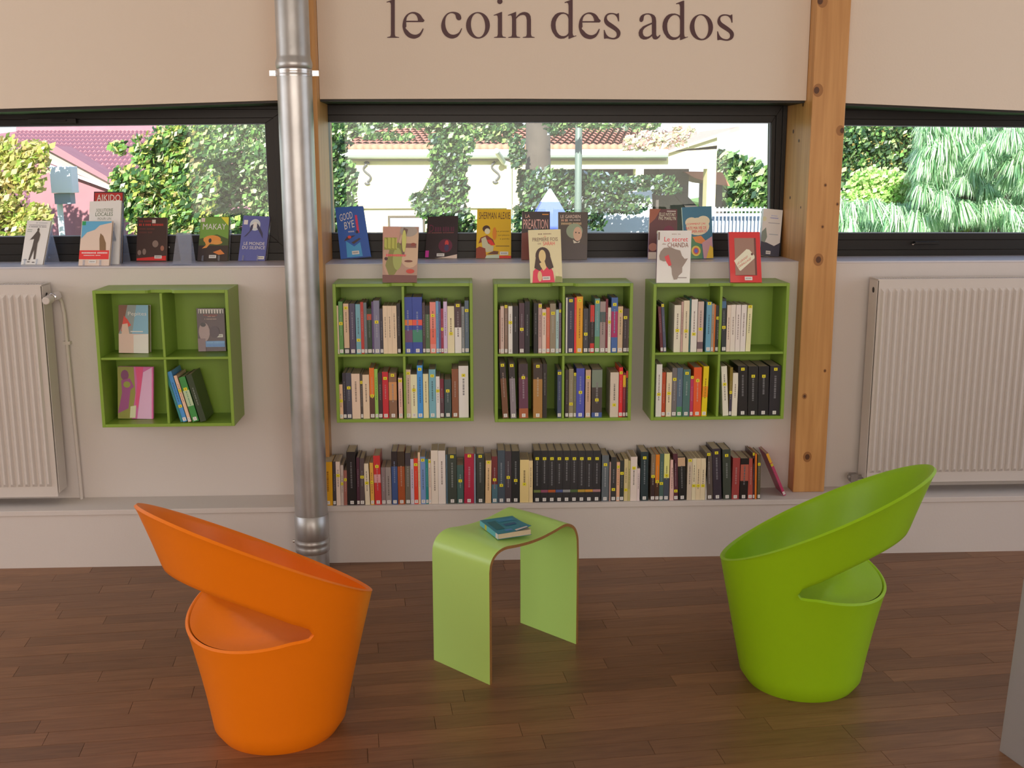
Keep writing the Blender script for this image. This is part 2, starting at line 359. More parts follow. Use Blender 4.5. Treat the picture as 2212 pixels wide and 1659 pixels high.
for s in (-1, 1):
    b.box(s*(pr_+.012)-.012, s*(pr_+.012)+.012, -.006, .006, zc-.009, zc+.009); 
clamp = b.build('pipe_clamp', MT['zincb'], pipe); autosmooth(clamp)
for s in (-1, 1):
    b = MB(); b.tube((s*(pr_+.015), -.012, zc), (s*(pr_+.015), -.004, zc), .007, n=6); b.build('clamp_bolt', MT['chrome'], clamp)
b = MB(); b.tube((-(pr_+.012), 0, zb+.004), (-pr_+.002, 0, zb+.004), .006, n=8); b.build('clamp_bolt', MT['zincb'], pipe)

# ------------------------------------------------------------------ wall lettering, outlines traced as vinyl letters
def cr(pts, n=4):
    out = []; m = len(pts)
    for i in range(m):
        p0, p1, p2, p3 = [Vector(pts[(i+k-1) % m]) for k in range(4)]
        if (p2-p1).length < 14 : out.append(p1); continue
        for k in range(n):
            t = k/n; q = .5*((2*p1)+(p2-p0)*t+(2*p0-5*p1+4*p2-p3)*t*t+(3*p1-p0-3*p2+p3)*t**3); out.append(q)
    return [tuple(q) for q in out]
def ell(cx, cy, rx, ry, n=36, tilt=0): return [(cx+rx*math.cos(t)+tilt*math.sin(t), cy+ry*math.sin(t)) for t in [2*math.pi*i/n for i in range(n)]]
A1 = (5.395, 800, 0); A2 = (5.027, 1180, 0)
gl_l = [(285, -8), (285, 400), (291, 424), (336, 434), (336, 441), (196, 441), (196, 434), (234, 424), (240, 400), (240, 60), (236, 36), (222, 25), (190, 29), (188, 22), (275, -8)]
gl_i = [(1535, 140), (1535, 400), (1543, 425), (1580, 434), (1580, 441), (1441, 441), (1441, 434), (1478, 425), (1486, 400), (1486, 215), (1481, 186), (1468, 177), (1438, 183), (1437, 176), (1527, 140)]
gl_n = [(1698, 140), (1698, 200), (1718, 178), (1742, 156), (1770, 144), (1798, 140), (1828, 146), (1852, 162), (1867, 190), (1872, 230), (1872, 400), (1880, 425), (1915, 434), (1915, 441), (1776, 441), (1776, 434), (1815, 425), (1823, 400), (1823, 235), (1817, 200), (1803, 180), (1780, 173), (1750, 178), (1722, 196), (1699, 220), (1700, 400), (1707, 425), (1746, 434), (1746, 441), (1606, 441), (1606, 434), (1645, 425), (1651, 400), (1651, 215), (1646, 186), (1634, 177), (1605, 183), (1603, 176), (1690, 140)]
gl_c = cr([(1060, 205), (1048, 172), (1014, 147), (955, 138), (895, 158), (848, 215), (826, 290), (835, 360), (870, 415), (915, 443), (960, 450), (1010, 432), (1045, 390), (1069, 332), (1062, 328), (1035, 375), (1000, 398), (960, 405), (920, 390), (890, 350), (874, 290), (876, 225), (895, 180), (930, 156), (965, 157), (990, 175), (1000, 210), (1015, 232), (1038, 237), (1056, 225)])
gl_e = [(620, 258), (417, 258)]+cr([(420, 310), (440, 360), (480, 395), (530, 405), (575, 385), (600, 350), (614, 330), (620, 335), (605, 380), (575, 425), (530, 448), (490, 450), (440, 432), (400, 390), (378, 330), (376, 280), (390, 220), (425, 170), (475, 143), (525, 142), (575, 165), (608, 210), (619, 254)])[:-4]+[(619, 254)]
gl_e2 = [(418, 242), (425, 205), (445, 175), (470, 160), (492, 157), (518, 164), (540, 186), (552, 212), (556, 242)]
gl_d = [(242, 158), (242, 60), (236, 36), (222, 29), (200, 33), (198, 25), (275, -5), (286, -5), (286, 360), (291, 385), (305, 391), (325, 384), (327, 391), (245, 424), (241, 420), (241, 387), (222, 404), (195, 418), (160, 422), (130, 416), (100, 396), (68, 350), (54, 310), (50, 275), (54, 235), (68, 196), (95, 160), (120, 143), (150, 135), (185, 134), (215, 143)]
gl_d2 = [(241, 205), (235, 182), (222, 164), (204, 153), (185, 150), (162, 155), (138, 172), (115, 205), (103, 240), (101, 270), (105, 315), (118, 350), (140, 378), (165, 391), (190, 393), (215, 386), (235, 368), (241, 350)]
gl_s = cr([(788, 142), (790, 232), (782, 232), (768, 190), (740, 160), (700, 155), (665, 170), (658, 200), (675, 230), (720, 262), (770, 300), (800, 335), (805, 370), (790, 405), (755, 425), (715, 428), (660, 418), (635, 422), (627, 420), (625, 325), (632, 325), (650, 370), (680, 400), (725, 412), (755, 400), (765, 375), (755, 345), (715, 315), (660, 280), (632, 245), (628, 205), (645, 165), (680, 143), (730, 143), (765, 152), (780, 143)], 3)
gl_s = [q for q in gl_s if 620 < q[0] < 808]
gl_a = [(1147, 245), (1147, 215), (1143, 190), (1132, 170), (1118, 160), (1100, 157), (1080, 160), (1064, 172), (1058, 190), (1054, 218), (1046, 233), (1034, 240), (1020, 237), (1011, 222), (1013, 200), (1026, 174), (1050, 156), (1080, 147), (1112, 145), (1145, 152), (1172, 167), (1188, 192), (1193, 230), (1193, 370), (1196, 388), (1203, 397), (1213, 398), (1232, 378), (1240, 382), (1228, 405), (1208, 424), (1188, 430), (1166, 426), (1154, 412), (1148, 392), (1115, 417), (1085, 429), (1055, 430), (1025, 416), (1006, 388), (1002, 355), (1014, 322), (1050, 287), (1100, 264)]
gl_a2 = [(1147, 262), (1100, 284), (1068, 305), (1050, 330), (1047, 358), (1056, 384), (1074, 398), (1098, 400), (1125, 390), (1147, 370)]
def sh(g, dx, dy): return [(q[0]+dx, q[1]+dy) for q in g]
def scl(g): return [((q[0]-376)*.932+353, (q[1]-450)*.932+424) for q in g]
letters = [('letter_l', A1, [gl_l]), ('letter_e', A1, [gl_e, gl_e2]), ('letter_c', A1, [gl_c]), ('letter_o', A1, [ell(1254, 296, 139, 155), ell(1255, 294, 83, 140, tilt=8)]),
 ('letter_i', A1, [gl_i, ell(1509, 17, 31, 31, 24)]), ('letter_n', A1, [gl_n]), ('letter_d', A2, [gl_d, gl_d2]), ('letter_e', A2, [scl(gl_e), scl(gl_e2)]), ('letter_s', A2, [gl_s]),
 ('letter_a', A2, [gl_a, gl_a2]), ('letter_d', A2, [sh(gl_d, 1211, 13), sh(gl_d2, 1211, 13)]), ('letter_o', A2, [ell(1684, 296, 126, 142), ell(1684, 294, 76, 129, tilt=8)]), ('letter_s', A2, [sh(gl_s, 1231, 15)])]
lr = thing('wall_lettering', 'dark aubergine vinyl lettering reading le coin des ados above the middle window', 'lettering', (0, 0, 1.9))
for nm, (k, ox, oy), loops in letters:
    cu = bpy.data.curves.new(nm, 'CURVE'); cu.dimensions = '2D'; cu.fill_mode = 'BOTH'; cu.extrude = .0008
    for lp in loops:
        pts = [PY(ox+q[0]/k, oy+q[1]/k, 0) for q in lp]
        s = cu.splines.new('POLY'); s.points.add(len(pts)-1); s.use_cyclic_u = True
        for i, p in enumerate(pts): s.points[i].co = (p.x, p.z, 0, 1)
    ob = bpy.data.objects.new(nm+'_c', cu); me = bpy.data.meshes.new_from_object(ob); bpy.data.objects.remove(ob)
    me.name = nm; me.transform(Matrix(((1, 0, 0, 0), (0, 0, -1, 0), (0, 1, 0, 0), (0, 0, 0, 1)))); me.materials.append(MT['letter'])
    o = bpy.data.objects.new(nm, me); COL.objects.link(o); o.parent = lr; o.location = (0, -.001, -1.9)

# ------------------------------------------------------------------ radiators
def radiator(x0, x1, z0, z1, label, nrib0, valveside):
    y1, y0 = -.018, -.115
    r = thing('radiator', label, 'radiator', ((x0+x1)/2, y1, z0))
    def bd(b, *a, **k):
        o = b.build(*a, **k); o.location = (-(x0+x1)/2, -y1, -z0); return o
    b = MB(); m = .022; top = z1-.035; bot = z0+.04
    # front sheet with pressed ribs
    xs = []; x = x0+m; pitch = .0268
    b.box(x0+.004, x1-.004, y0+.004, y0+.010, z0, z1-.006)
    while x < x1-m-.01:
        for s in (0,):
            w = .0095; d = .0105
            b.add([(x-w, y0+.0038, bot), (x-w*.35, y0+.0038-d, bot+.012), (x+w*.35, y0+.0038-d, bot+.012), (x+w, y0+.0038, bot),
                   (x-w, y0+.0038, top), (x-w*.35, y0+.0038-d, top-.012), (x+w*.35, y0+.0038-d, top-.012), (x+w, y0+.0038, top)],
                  [(0, 1, 5, 4), (1, 2, 6, 5), (2, 3, 7, 6), (0, 3, 2, 1), (4, 5, 6, 7)])
        x += pitch
    bd(b, 'front_panel', MT['rad'], r)
    b = MB(); b.box(x0+.01, x1-.01, y1-.012, y1-.004, z0+.01, z1-.01); bd(b, 'rear_panel', MT['rad'], r)
    for s in (0, 1):
        b = MB(); xx = x0 if s == 0 else x1-.003
        b.box(xx, xx+.003, y0+.012, y1-.004, z0+.012, z1-.004)
        bd(b, 'side_cover', MT['rad'], r, bevel=.001)
        hx = xx-.0006 if s == 0 else xx+.0031
        b = MB(); zz = (z1-.045) if valveside == s or s == 0 else z0+.04; b.tube((hx, (y0+y1)/2, zz), (hx+.0005, (y0+y1)/2, zz), .011, n=16); bd(b, 'connection_hole', MT['black'], r)
    b = MB(); b.box(x0, x1, y0+.004, y0+.014, z1-.006, z1); b.box(x0, x1, y1-.014, y1-.004, z1-.006, z1); b.box(x0, x0+.01, y0+.014, y1-.014, z1-.006, z1); b.box(x1-.01, x1, y0+.014, y1-.014, z1-.006, z1)
    b.box(x0, x1, (y0+y1)/2-.0015, (y0+y1)/2+.0015, z1-.006, z1-.001)
    x = x0+.014
    while x < x1-.014: b.box(x, x+.005, y0+.014, y1-.014, z1-.006, z1-.002); x += .010
    bd(b, 'top_grille', MT['rad'], r)
    b = MB()
    for xx in (x0+.15, x1-.15):
        for zz in (z0+.1, z1-.12): b.box(xx-.015, xx+.015, y1-.006, -.0001, zz-.02, zz+.02)
    bd(b, 'wall_bracket', MT['rad'], r)
    return r, bd
zrt = PY(1890, 603, -.11).z; zrb = PY(1860, 1043, -.11).z
xr = PY(1886, 800, -.115).x
rad1, bd = radiator(xr, xr+1.1, zrb, zrt, 'white ribbed panel radiator behind the green chair, right of the post', 0, 2)
pv = PY(1843, 1030, -.06)
b = MB(); b.box(pv.x-.014, pv.x+.014, -.075, -.045, pv.z-.018, pv.z+.014); b.tube((pv.x, -.06, pv.z), (xr+.01, -.06, pv.z), .008, n=12)
b.tube((pv.x, -.06, ZL), (pv.x, -.06, pv.z), .007, n=12); b.tube((pv.x-.022, -.06, pv.z), (pv.x-.012, -.06, pv.z), .010, n=8); bd(b, 'valve', MT['valve'], rad1, bevel=.002)
zlt = PY(60, 615, -.11).z; zlb = PY(100, 1073, -.11).z; xlr = PY(108, 850, -.115).x
rad2, bd = radiator(xlr-1.1, xlr, zlb, zlt, 'white ribbed panel radiator below the left window', 0, 1)
pv = PY(112, 629, -.075)
b = MB(); vx = xlr+.022
b.tube((xlr-.005, -.065, zlt-.05), (vx+.01, -.065, zlt-.05), .011, n=14); b.tube((vx+.004, -.03, zlt-.05), (vx+.004, -.09, zlt-.05), .016, n=18); bd(b, 'valve', MT['chrome'], rad2, bevel=.003)
b = MB(); b.tube((vx-.002, -.09, zlt-.055), (vx-.002, -.135, zlt-.057), .017, .014, n=20); bd(b, 'thermostat_knob', MT['rad'], rad2, bevel=.003)
ppx = PY(148, 800, -.02)
b = MB(); b.path([(vx+.005, -.03, zlt-.05), (ppx.x-.005, -.02, zlt-.075), (ppx.x, -.018, zlt-.12), (ppx.x+.01, -.018, ZL)], .0065, 12); bd(b, 'supply_pipe', MT['rad'], rad2)
pc = PY(152, 741, -.02); b = MB(); b.box(ppx.x-.012, ppx.x+.014, -.024, -.0003, pc.z-.006, pc.z+.006); bd(b, 'pipe_clip', MT['rad'], rad2)

# ------------------------------------------------------------------ chairs
CH = dict(rb=.1698, tc=.0477, at=.2864, rt=.3166, zt=.5212, s=.1519, zs=.3707, b0=.3285, b1=.7941, bul=-.0096, cs=-.0103, zs1=-.2786, b2=-.7616)
def csurf(t, th, off=0):
    p = CH; c, s = math.cos(th), math.sin(th)
    x = (p['rb']-off)*c*(1-t)+(p['tc']+(p['at']-off)*c)*t; y = (p['rb']-off)*s*(1-t)+(p['rt']-off)*s*t; z = (p['zt']+p['s']*c)*t
    bu = p['bul']*4*t*(1-t); return Vector((x+p['cs']*4*t*(1-t)+bu*c, y+bu*s, z))
def cut(th, fn):
    lo, hi = 0, 1
    for _ in range(26):
        m = (lo+hi)/2
        if fn(csurf(m, th)) > 0: hi = m
        else: lo = m
    return (lo+hi)/2
def chair(loc, rot, m, label):
    root = thing('tub_chair', label, 'chair', loc); root.rotation_euler.z = rot
    N = 144; TH = .013; R1, R2 = 12, 10; p = CH
    ths = [2*math.pi*i/N for i in range(N)]
    seatz = lambda x: p['zs']+p['zs1']*x if x > .09 else (p['zs']+p['zs1']*.09)-.25*(.09-x)**1.0*(1 if x > -.05 else .14/(.09-x))
    ts = [cut(t, lambda g: g.z-p['zs']-p['zs1']*g.x) for t in ths]; tb = [cut(t, lambda g: g.z-(p['b0']+p['b1']*g.x+p['b2']*g.x*g.x)) for t in ths]
    for i in range(N):
        if math.cos(ths[i]) < -.25: tb[i] = min(tb[i], ts[i])
    td = [cut(t, lambda g: g.z-seatz(g.x)) for t in ths]
    opened = [tb[i]-ts[i] > .012 for i in range(N)]
    for i in range(N):
        gp = tb[i]-ts[i]; G0 = .10
        if opened[i] and gp < G0:
            ng = math.sqrt(gp*G0); mid = (ts[i]+tb[i])/2; ts[i], tb[i] = mid-ng/2, mid+ng/2
    tl = []; tu = []
    for i in range(N):
        if opened[i]: tl.append(ts[i]); tu.append(tb[i])
        else: mm = max(.4, min(.9, ts[i])); tl.append(mm); tu.append(mm)
    bm = bmesh.new(); g = {}
    def vert(key, co):
        if key not in g: g[key] = bm.verts.new(co)
        return g[key]
    def low(i, k, side):   # outer/inner lower rows
        t = tl[i]*k/R1; off = TH if side else 0
        if k == 0: return csurf(0, ths[i], .014 if not side else .03)
        if k == R1 and opened[i]:
            q = csurf(t, ths[i], off+(.0 if side else .0)); q.z -= .004; return q
        return csurf(t, ths[i], off)
    def up(i, k, side):
        t = tu[i]+(1-tu[i])*k/R2; q = csurf(t, ths[i], TH if side else 0)
        if k == R2: q.z -= .004
        if k == 0 and opened[i]: q.z += .004
        return q
    for i in range(N):
        j = (i+1) % N
        def LV(a, k, s):
            if k == R1 and not opened[a]: return vert(('m', a, s), csurf(tl[a], ths[a], TH if s else 0))
            return vert(('l', a, k, s), low(a, k, s))
        def UV(a, k, s):
            if k == 0 and not opened[a]: return vert(('m', a, s), csurf(tl[a], ths[a], TH if s else 0))
            return vert(('u', a, k, s), up(a, k, s))
        def F(*vs):
            u = []
            for v in vs:
                if v not in u: u.append(v)
            if len(u) > 2:
                try: bm.faces.new(u)
                except ValueError: pass
        for k in range(R1):
            F(LV(i, k, 0), LV(j, k, 0), LV(j, k+1, 0), LV(i, k+1, 0))
            if k >= 6: F(LV(j, k, 1), LV(i, k, 1), LV(i, k+1, 1), LV(j, k+1, 1))
        for k in range(R2):
            F(UV(i, k, 0), UV(j, k, 0), UV(j, k+1, 0), UV(i, k+1, 0)); F(UV(j, k, 1), UV(i, k, 1), UV(i, k+1, 1), UV(j, k+1, 1))
        def RM(a, w):
            if w == 't': return vert(('rt', a), csurf(1, ths[a], TH/2)+Vector((0, 0, .001)))
            if not opened[a]: return None
            if w == 'l': return vert(('rl', a), csurf(tl[a], ths[a], TH/2)+Vector((0, 0, .001)))
            return vert(('ru', a), csurf(tu[a], ths[a], TH/2)-Vector((0, 0, .001)))
        F(UV(i, R2, 0), UV(j, R2, 0), RM(j, 't'), RM(i, 't')); F(RM(i, 't'), RM(j, 't'), UV(j, R2, 1), UV(i, R2, 1))
        if opened[i] or opened[j]:
            for w, get in (('l', lambda a, s: LV(a, R1, s)), ('u', lambda a, s: UV(a, 0, s))):
                a = [get(i, 0), get(j, 0)]; c = [get(i, 1), get(j, 1)]; mi, mj = RM(i, w), RM(j, w)
                if mi is None: F(a[0], a[1], mj); F(a[0], mj, c[0]); F(mj, c[1], c[0])
                elif mj is None: F(a[0], a[1], mi); F(mi, a[1], c[1]); F(mi, c[1], c[0])
                else: F(a[0], a[1], mj, mi); F(mi, mj, c[1], c[0])
    bot = [g[('l', i, 0, 0)] for i in range(N)]; bm.faces.new(bot[::-1])
    bmesh.ops.recalc_face_normals(bm, faces=bm.faces)
    me = bpy.data.meshes.new('shell'); bm.to_mesh(me); bm.free(); me.materials.append(m)
    me.polygons.foreach_set('use_smooth', [True]*len(me.polygons))
    o = bpy.data.objects.new('shell', me); COL.objects.link(o); o.parent = root; autosmooth(o, 55)
    # seat disc with a rolled edge
    b = MB(); K = 8; vs = []; cen = Vector((p['tc']*.6, 0, 0))
    for k in range(K+1):
        f = 1-k/K
        for i in range(N):
            q = csurf(td[i], ths[i], TH*.9)
            q = Vector((cen.x+(q.x-cen.x)*f, q.y*f, 0)); q.z = seatz(q.x)-.004-.012*min(1, (k/2.0)**1)
            vs.append(q)
    b.add(vs, [(k*N+i, k*N+(i+1) % N, (k+1)*N+(i+1) % N, (k+1)*N+i) for k in range(K) for i in range(N)])
    b.build('seat', m, root, True)
    return root
chair((-.5064, -1.4052, 0), 3.8391, MT['orange'], 'orange plastic tub chair with a high tilted back, left foreground')
chair((.9837, -1.193, 0), -.5453, MT['green'], 'lime green plastic tub chair standing in front of the right radiator')

# ------------------------------------------------------------------ bent plywood stool table
A = Vector((.067, -1.197, 0)); B = Vector((.353, -.925, 0)); ang = math.atan2(B.y-A.y, B.x-A.x)
prof = [(0, 0), (0, .345), (.002, .362), (.008, .378), (.020, .392), (.040, .403), (.070, .407), (.113, .402), (.168, .398), (.224, .399), (.282, .406), (.311, .411), (.335, .412), (.358, .404), (.376, .390), (.387, .370), (.393, .345), (.395, .30), (.395, 0)]
def dense(pr, n=4):
    o = [pr[0]]
    for i in range(1, len(pr)-2):
        p0, p1, p2, p3 = [Vector(pr[i+k-1]) for k in range(4)]
        for k in range(n):
            t = k/n; o.append(tuple(.5*((2*p1)+(p2-p0)*t+(2*p0-5*p1+4*p2-p3)*t*t+(3*p1-p0-3*p2+p3)*t**3)))
    return o+[pr[-2], pr[-1]]
prof = [prof[0]]+[(0, .2)]+dense(prof[1:-1])+[(.395, .15), prof[-1]]
T = .009; WD = .243
inn = []
for i, q in enumerate(prof):
    a = Vector(prof[max(0, i-1)]); c = Vector(prof[min(len(prof)-1, i+1)]); d = (c-a).normalized(); inn.append((q[0]+d.y*T, q[1]-d.x*T))
tb_ = thing('side_table', 'lime green bent plywood side table between the two chairs', 'table', A); tb_.rotation_euler.z = ang
n = len(prof); rows = 9
def sag(x, w):    # the top is slightly saddle shaped across its width
    f = math.sin(math.pi*min(1, max(0, (x-.03)/.335))); return .010*f*(math.cos(2*math.pi*w)*-1+1)/2
for nm, src, sgn in (('top_face', prof, 1), ('underside', inn, -1)):
    b = MB(); vs = []
    for r in range(rows):
        w = r/(rows-1)
        for q in src: vs.append((q[0], w*WD, q[1]+(sag(q[0], w) if q[1] > .38 else 0)))
    b.add(vs, [((r*n+i), (r*n+i+1), (r+1)*n+i+1, (r+1)*n+i)[::sgn] for r in range(rows-1) for i in range(n-1)]); b.build(nm, MT['stool'], tb_, True)
b = MB()
for yy, sg in ((0, 1), (WD, -1)):
    b.add([(q[0], yy, q[1]) for q in prof]+[(q[0], yy, q[1]) for q in inn], [(i, i+1, i+1+n, i+n)[::-sg] for i in range(n-1)])
for i in (0, n-1): b.add([(prof[i][0], 0, 0), (inn[i][0], 0, 0), (inn[i][0], WD, 0), (prof[i][0], WD, 0)], [(0, 1, 2, 3)])
b.build('plywood_edge', MT['ply'], tb_)

# ------------------------------------------------------------------ green wall bookcases
CY = -.189; PT = .0115
CABS = [('left', [(198, 628), (493, 626), (506, 921), (222, 923)], 770, 'upper left green bookcase'),
 ('pipe', [(716, 612.6), (1021, 612.6), (1023, 911), (729, 912)], 763, ''),
 ('mid', [(1066.5, 612.6), (1367.7, 612.6), (1363, 909.4), (1070, 911.6)], 762, ''),
 ('post', [(1412.5, 612.6), (1706.6, 612.6), (1692.5, 905.5), (1405, 908)], 759, '')]
clabel = dict(left='green four-cell wall bookcase, mostly empty, beside the left radiator', pipe='green wall bookcase full of books, just right of the downpipe',
 mid='green wall bookcase full of books, middle one of three under the window', post='green wall bookcase with one half-empty cell, next to the pine post')
CG = {}
for nm, q, shy, _ in CABS:
    P4 = [PY(*c, CY) for c in q]
    x0 = (P4[0].x+P4[3].x)/2; x1 = (P4[1].x+P4[2].x)/2; z1 = (P4[0].z+P4[1].z)/2; z0 = (P4[2].z+P4[3].z)/2
    zsf = PY((q[0][0]+q[1][0])/2, shy+2, CY).z
    c = thing('wall_bookcase', clabel[nm], 'bookcase', (x0, 0, z0), 'green wall bookcases')
    Wd, H, D = x1-x0, z1-z0, -CY; zs_ = zsf-z0; xm = Wd/2
    def part(name, *a, mb=None, bev=.0012):
        b = mb or MB()
        if a: b.box(*a)
        return b.build(name, MT['cab'], c, bevel=bev)
    part('side_panel', 0, PT, -D, -.0005, 0, H); part('side_panel', Wd-PT, Wd, -D, -.0005, 0, H)
    part('bottom_panel', PT, Wd-PT, -D, -.0005, 0, PT)
    b = MB(); na, nb = Wd*.40, Wd*.59
    b.prismz([(PT, -D), (na-.006, -D), (na+.002, -D+.005), (na+.010, -D+.020), (nb-.010, -D+.020), (nb-.002, -D+.005), (nb+.006, -D), (Wd-PT, -D), (Wd-PT, -.0005), (PT, -.0005)], H-PT, H); part('top_panel', mb=b)
    part('back_panel', PT, Wd-PT, -.012, -.0005, PT, H-PT, bev=0)
    part('shelf', PT, Wd-PT, -D+.003, -.012, zs_-.009, zs_)
    part('divider', xm-.0045, xm+.0045, -D+.004, -.012, PT, zs_-.009); part('divider', xm-.0045, xm+.0045, -D+.004, -.012, zs_, H-PT)
    CG[nm] = dict(x0=x0, x1=x1, z0=z0+PT, zs=zsf, z1=z1, xm=x0+xm)

# ------------------------------------------------------------------ books
ORD = ['zeroth', 'first', 'second', 'third', 'fourth', 'fifth', 'sixth', 'seventh', 'eighth', 'ninth', 'tenth', 'eleventh', 'twelfth', 'thirteenth', 'fourteenth', 'fifteenth', 'sixteenth', 'seventeenth', 'eighteenth', 'nineteenth', 'twentieth'] + ['twenty-'+w for w in ('first', 'second', 'third', 'fourth', 'fifth', 'sixth', 'seventh', 'eighth', 'ninth')] + ['thirtieth', 'thirty-first', 'thirty-second', 'thirty-third', 'thirty-fourth', 'thirty-fifth']
NAMED = [('cream', (195, 172, 148)), ('white', (205, 195, 188)), ('black', (22, 20, 24)), ('charcoal', (52, 50, 54)), ('grey', (112, 108, 108)), ('pale grey', (160, 148, 142)), ('beige', (170, 145, 118)), ('brown', (105, 65, 40)),
 ('dark brown', (62, 44, 42)), ('red', (165, 40, 38)), ('crimson', (142, 28, 50)), ('maroon', (92, 30, 40)), ('orange', (200, 95, 28)), ('amber', (212, 135, 20)), ('yellow', (215, 165, 12)), ('pale yellow', (190, 185, 120)), ('pink', (190, 112, 105)),
 ('blue', (40, 62, 125)), ('light blue', (92, 138, 158)), ('bright blue', (50, 120, 180)), ('slate blue', (72, 84, 104)), ('green', (75, 122, 60)), ('lime green', (120, 160, 70)), ('dark green', (35, 55, 40)), ('teal', (30, 110, 110)), ('grey-green', (60, 88, 82)),
 ('purple', (72, 50, 90)), ('plum', (80, 40, 58)), ('olive', (110, 92, 30)), ('ochre', (140, 100, 50)), ('lilac', (165, 152, 170)), ('tan', (190, 142, 110))]
def cname(c): return min(NAMED, key=lambda n: sum((a-b)**2 for a, b in zip(n[1], c)))[0]
PM = {}
def sticker_mesh(kind, w, h):
    w = round(w, 3); h = round(h, 3); k = (kind, w, h)
    if k in PM: return PM[k]
    b = MB(); base = app((205, 175, 30)) if kind == 'y' else app((205, 185, 180))
    b.box(0, w, -.0005, 0, 0, h, base)
    ink = (.05, .05, .04)
    if kind == 'y': b.box(w*.3, w*.7, -.0007, -.0004, h*.3, h*.36, ink); b.box(w*.42, w*.58, -.0007, -.0004, h*.36, h*.7, ink)
    else:
        for z in (.25, .5, .72): b.box(w*.25, w*.75, -.0007, -.0004, h*z, h*(z+.07), (.25, .2, .2))
    me = b.build('tmp', MT['sticker']); d = me.data; bpy.data.objects.remove(me); PM[k] = d; return d
def child(name, me, parent, loc):
    o = bpy.data.objects.new(name, me); COL.objects.link(o); o.parent = parent; o.location = loc; return o
def spine_book(x0, x1, zb, h, yf, depth, col, lean=0, st=None, label='', group='', wl_=True, bands=(), yaw=0, marks=True, rnd=None):
    w = x1-x0; rnd = rnd or random
    r = thing('book', label, 'book', (x0 if lean <= 0 else x1, yf, zb), group)
    a = -math.atan2(lean, h) if lean else 0
    r.rotation_euler = (0, -a, yaw); ox = 0 if lean <= 0 else -w
    c = app(col); b = MB(); t = min(.0012, w*.12)
    b.box(ox, ox+w, 0, t, 0, h, c); b.box(ox, ox+t, t, depth, 0, h, c); b.box(ox+w-t, ox+w, t, depth, 0, h, c)
    for (f0, f1, bc) in bands: b.box(ox+w*.0, ox+w, -.0003, 0, h*f0, h*f1, app(bc))
    dark = sum(col) < 330
    if marks and w > .007:
        ink = app(tuple(v*.5+75 for v in col)) if dark else app(tuple(v*.62 for v in col))
        z = h*rnd.uniform(.72, .84); zend = h*rnd.uniform(.28, .45); mw = w*.09; cx = ox+w/2
        while z > zend:
            l = rnd.uniform(.003, .009); b.box(cx-mw, cx+mw, -.0004, 0, z-l, z, ink); z -= l+rnd.uniform(.001, .003)
    b.build('cover', MT['print'], r)
    b = MB(); b.box(ox+t, ox+w-t, t, depth-.002, .001, h-.002); b.build('pages', MT['pages'], r)
    if st is not None and w > .005:
        sw = min(w*.86, .013); me = sticker_mesh('y', sw, .0105); child('yellow_sticker', me, r, (ox+(w-round(sw, 3))/2, -.0004, st-.005))
    if wl_ and w > .005:
        sw = min(w*.8, .0125); me = sticker_mesh('w', sw, .013); child('shelf_label', me, r, (ox+(w-round(sw, 3))/2, -.0003, .004))
    return r
def shelf_row(lst, sc, ox, oy, zbase, yf, ybase, depth, place, group, secf=None, zfun=None):
    """lst: (x0,x1,top,colour,lean,sticker,white label,bands) measured on the spine plane"""
    rnd = random.Random(len(lst)*7+int(ox)); prev = -9; k = 0; last = None
    for e in lst:
        e = list(e)+[0, None, 1, ()][len(e)-4:]
        x0, x1, top, col, lean, st, wh, bands = e
        X0 = PY(ox+x0/sc, oy+ybase/sc, yf).x; X1 = PY(ox+x1/sc, oy+ybase/sc, yf).x
        if lean == 0: X0 = max(X0, prev+.0004)
        X1 = max(X1, X0+.003)
        m = (x0+x1)/2
        h = PY(ox+(m+lean)/sc, oy+top/sc, yf).z-zbase
        # a vertical edge leans in the picture by perspective; take that away from the lean
        L = PY(ox+(m+lean)/sc, oy+top/sc, yf).x-PY(ox+m/sc, oy+ybase/sc, yf).x if lean else 0
        hh = math.hypot(h, L)
        s = PY(ox+m/sc, oy+st/sc, yf).z-zbase if st else None
        sec = secf(ox+m/sc) if secf else place
        if sec != last: k = 0; last = sec
        k += 1
        size = ('slim ' if X1-X0 < .0085 else 'thick ' if X1-X0 > .0165 else '')+('tall ' if hh > .2 else 'short ' if hh < .155 else '')
        spine_book(X0, X1, zbase+.0002, hh, yf, depth-rnd.random()*.008, col, L, s, f'{size}{cname(col)} {"leaning " if abs(L) > .03 else ""}book, {ORD[k]} from left, {sec}', group, bool(wh), bands, rnd=rnd)
        prev = X1+ (L if L > 0 else 0)*0
CR = (192, 168, 142)
z1 = 4.608; SY = -.176
c = CG['pipe']
row = [(165, 200, 370, (190, 165, 140)), (203, 243, 330, (75, 120, 60), 0, 550), (250, 302, 350, (178, 152, 125), 0, 395, 1, ((.0, .12, (60, 60, 60)),)), (308, 364, 350, (62, 56, 78), 0, None, 1), (370, 418, 355, (95, 140, 150), 0, 715), (418, 449, 335, (150, 45, 40)), (450, 480, 340, (82, 90, 95)),
 (482, 526, 400, (25, 48, 34), 0, None, 1, ((.75, .88, (150, 60, 40)),)), (529, 547, 330, (70, 55, 92)), (548, 606, 320, (102, 102, 122), 0, 535), (608, 639, 400, (40, 40, 52)), (640, 683, 372, CR, 0, None, 0), (684, 728, 372, CR, 0, None, 0), (729, 775, 372, CR, 0, None, 0), (780, 812, 350, (24, 24, 28))]
shelf_row(row, z1, 690, 580, c['zs'], SY, 838, .125, 'upper left cell of bookcase nearest pipe', 'books in the upper left cell of the bookcase by the pipe')
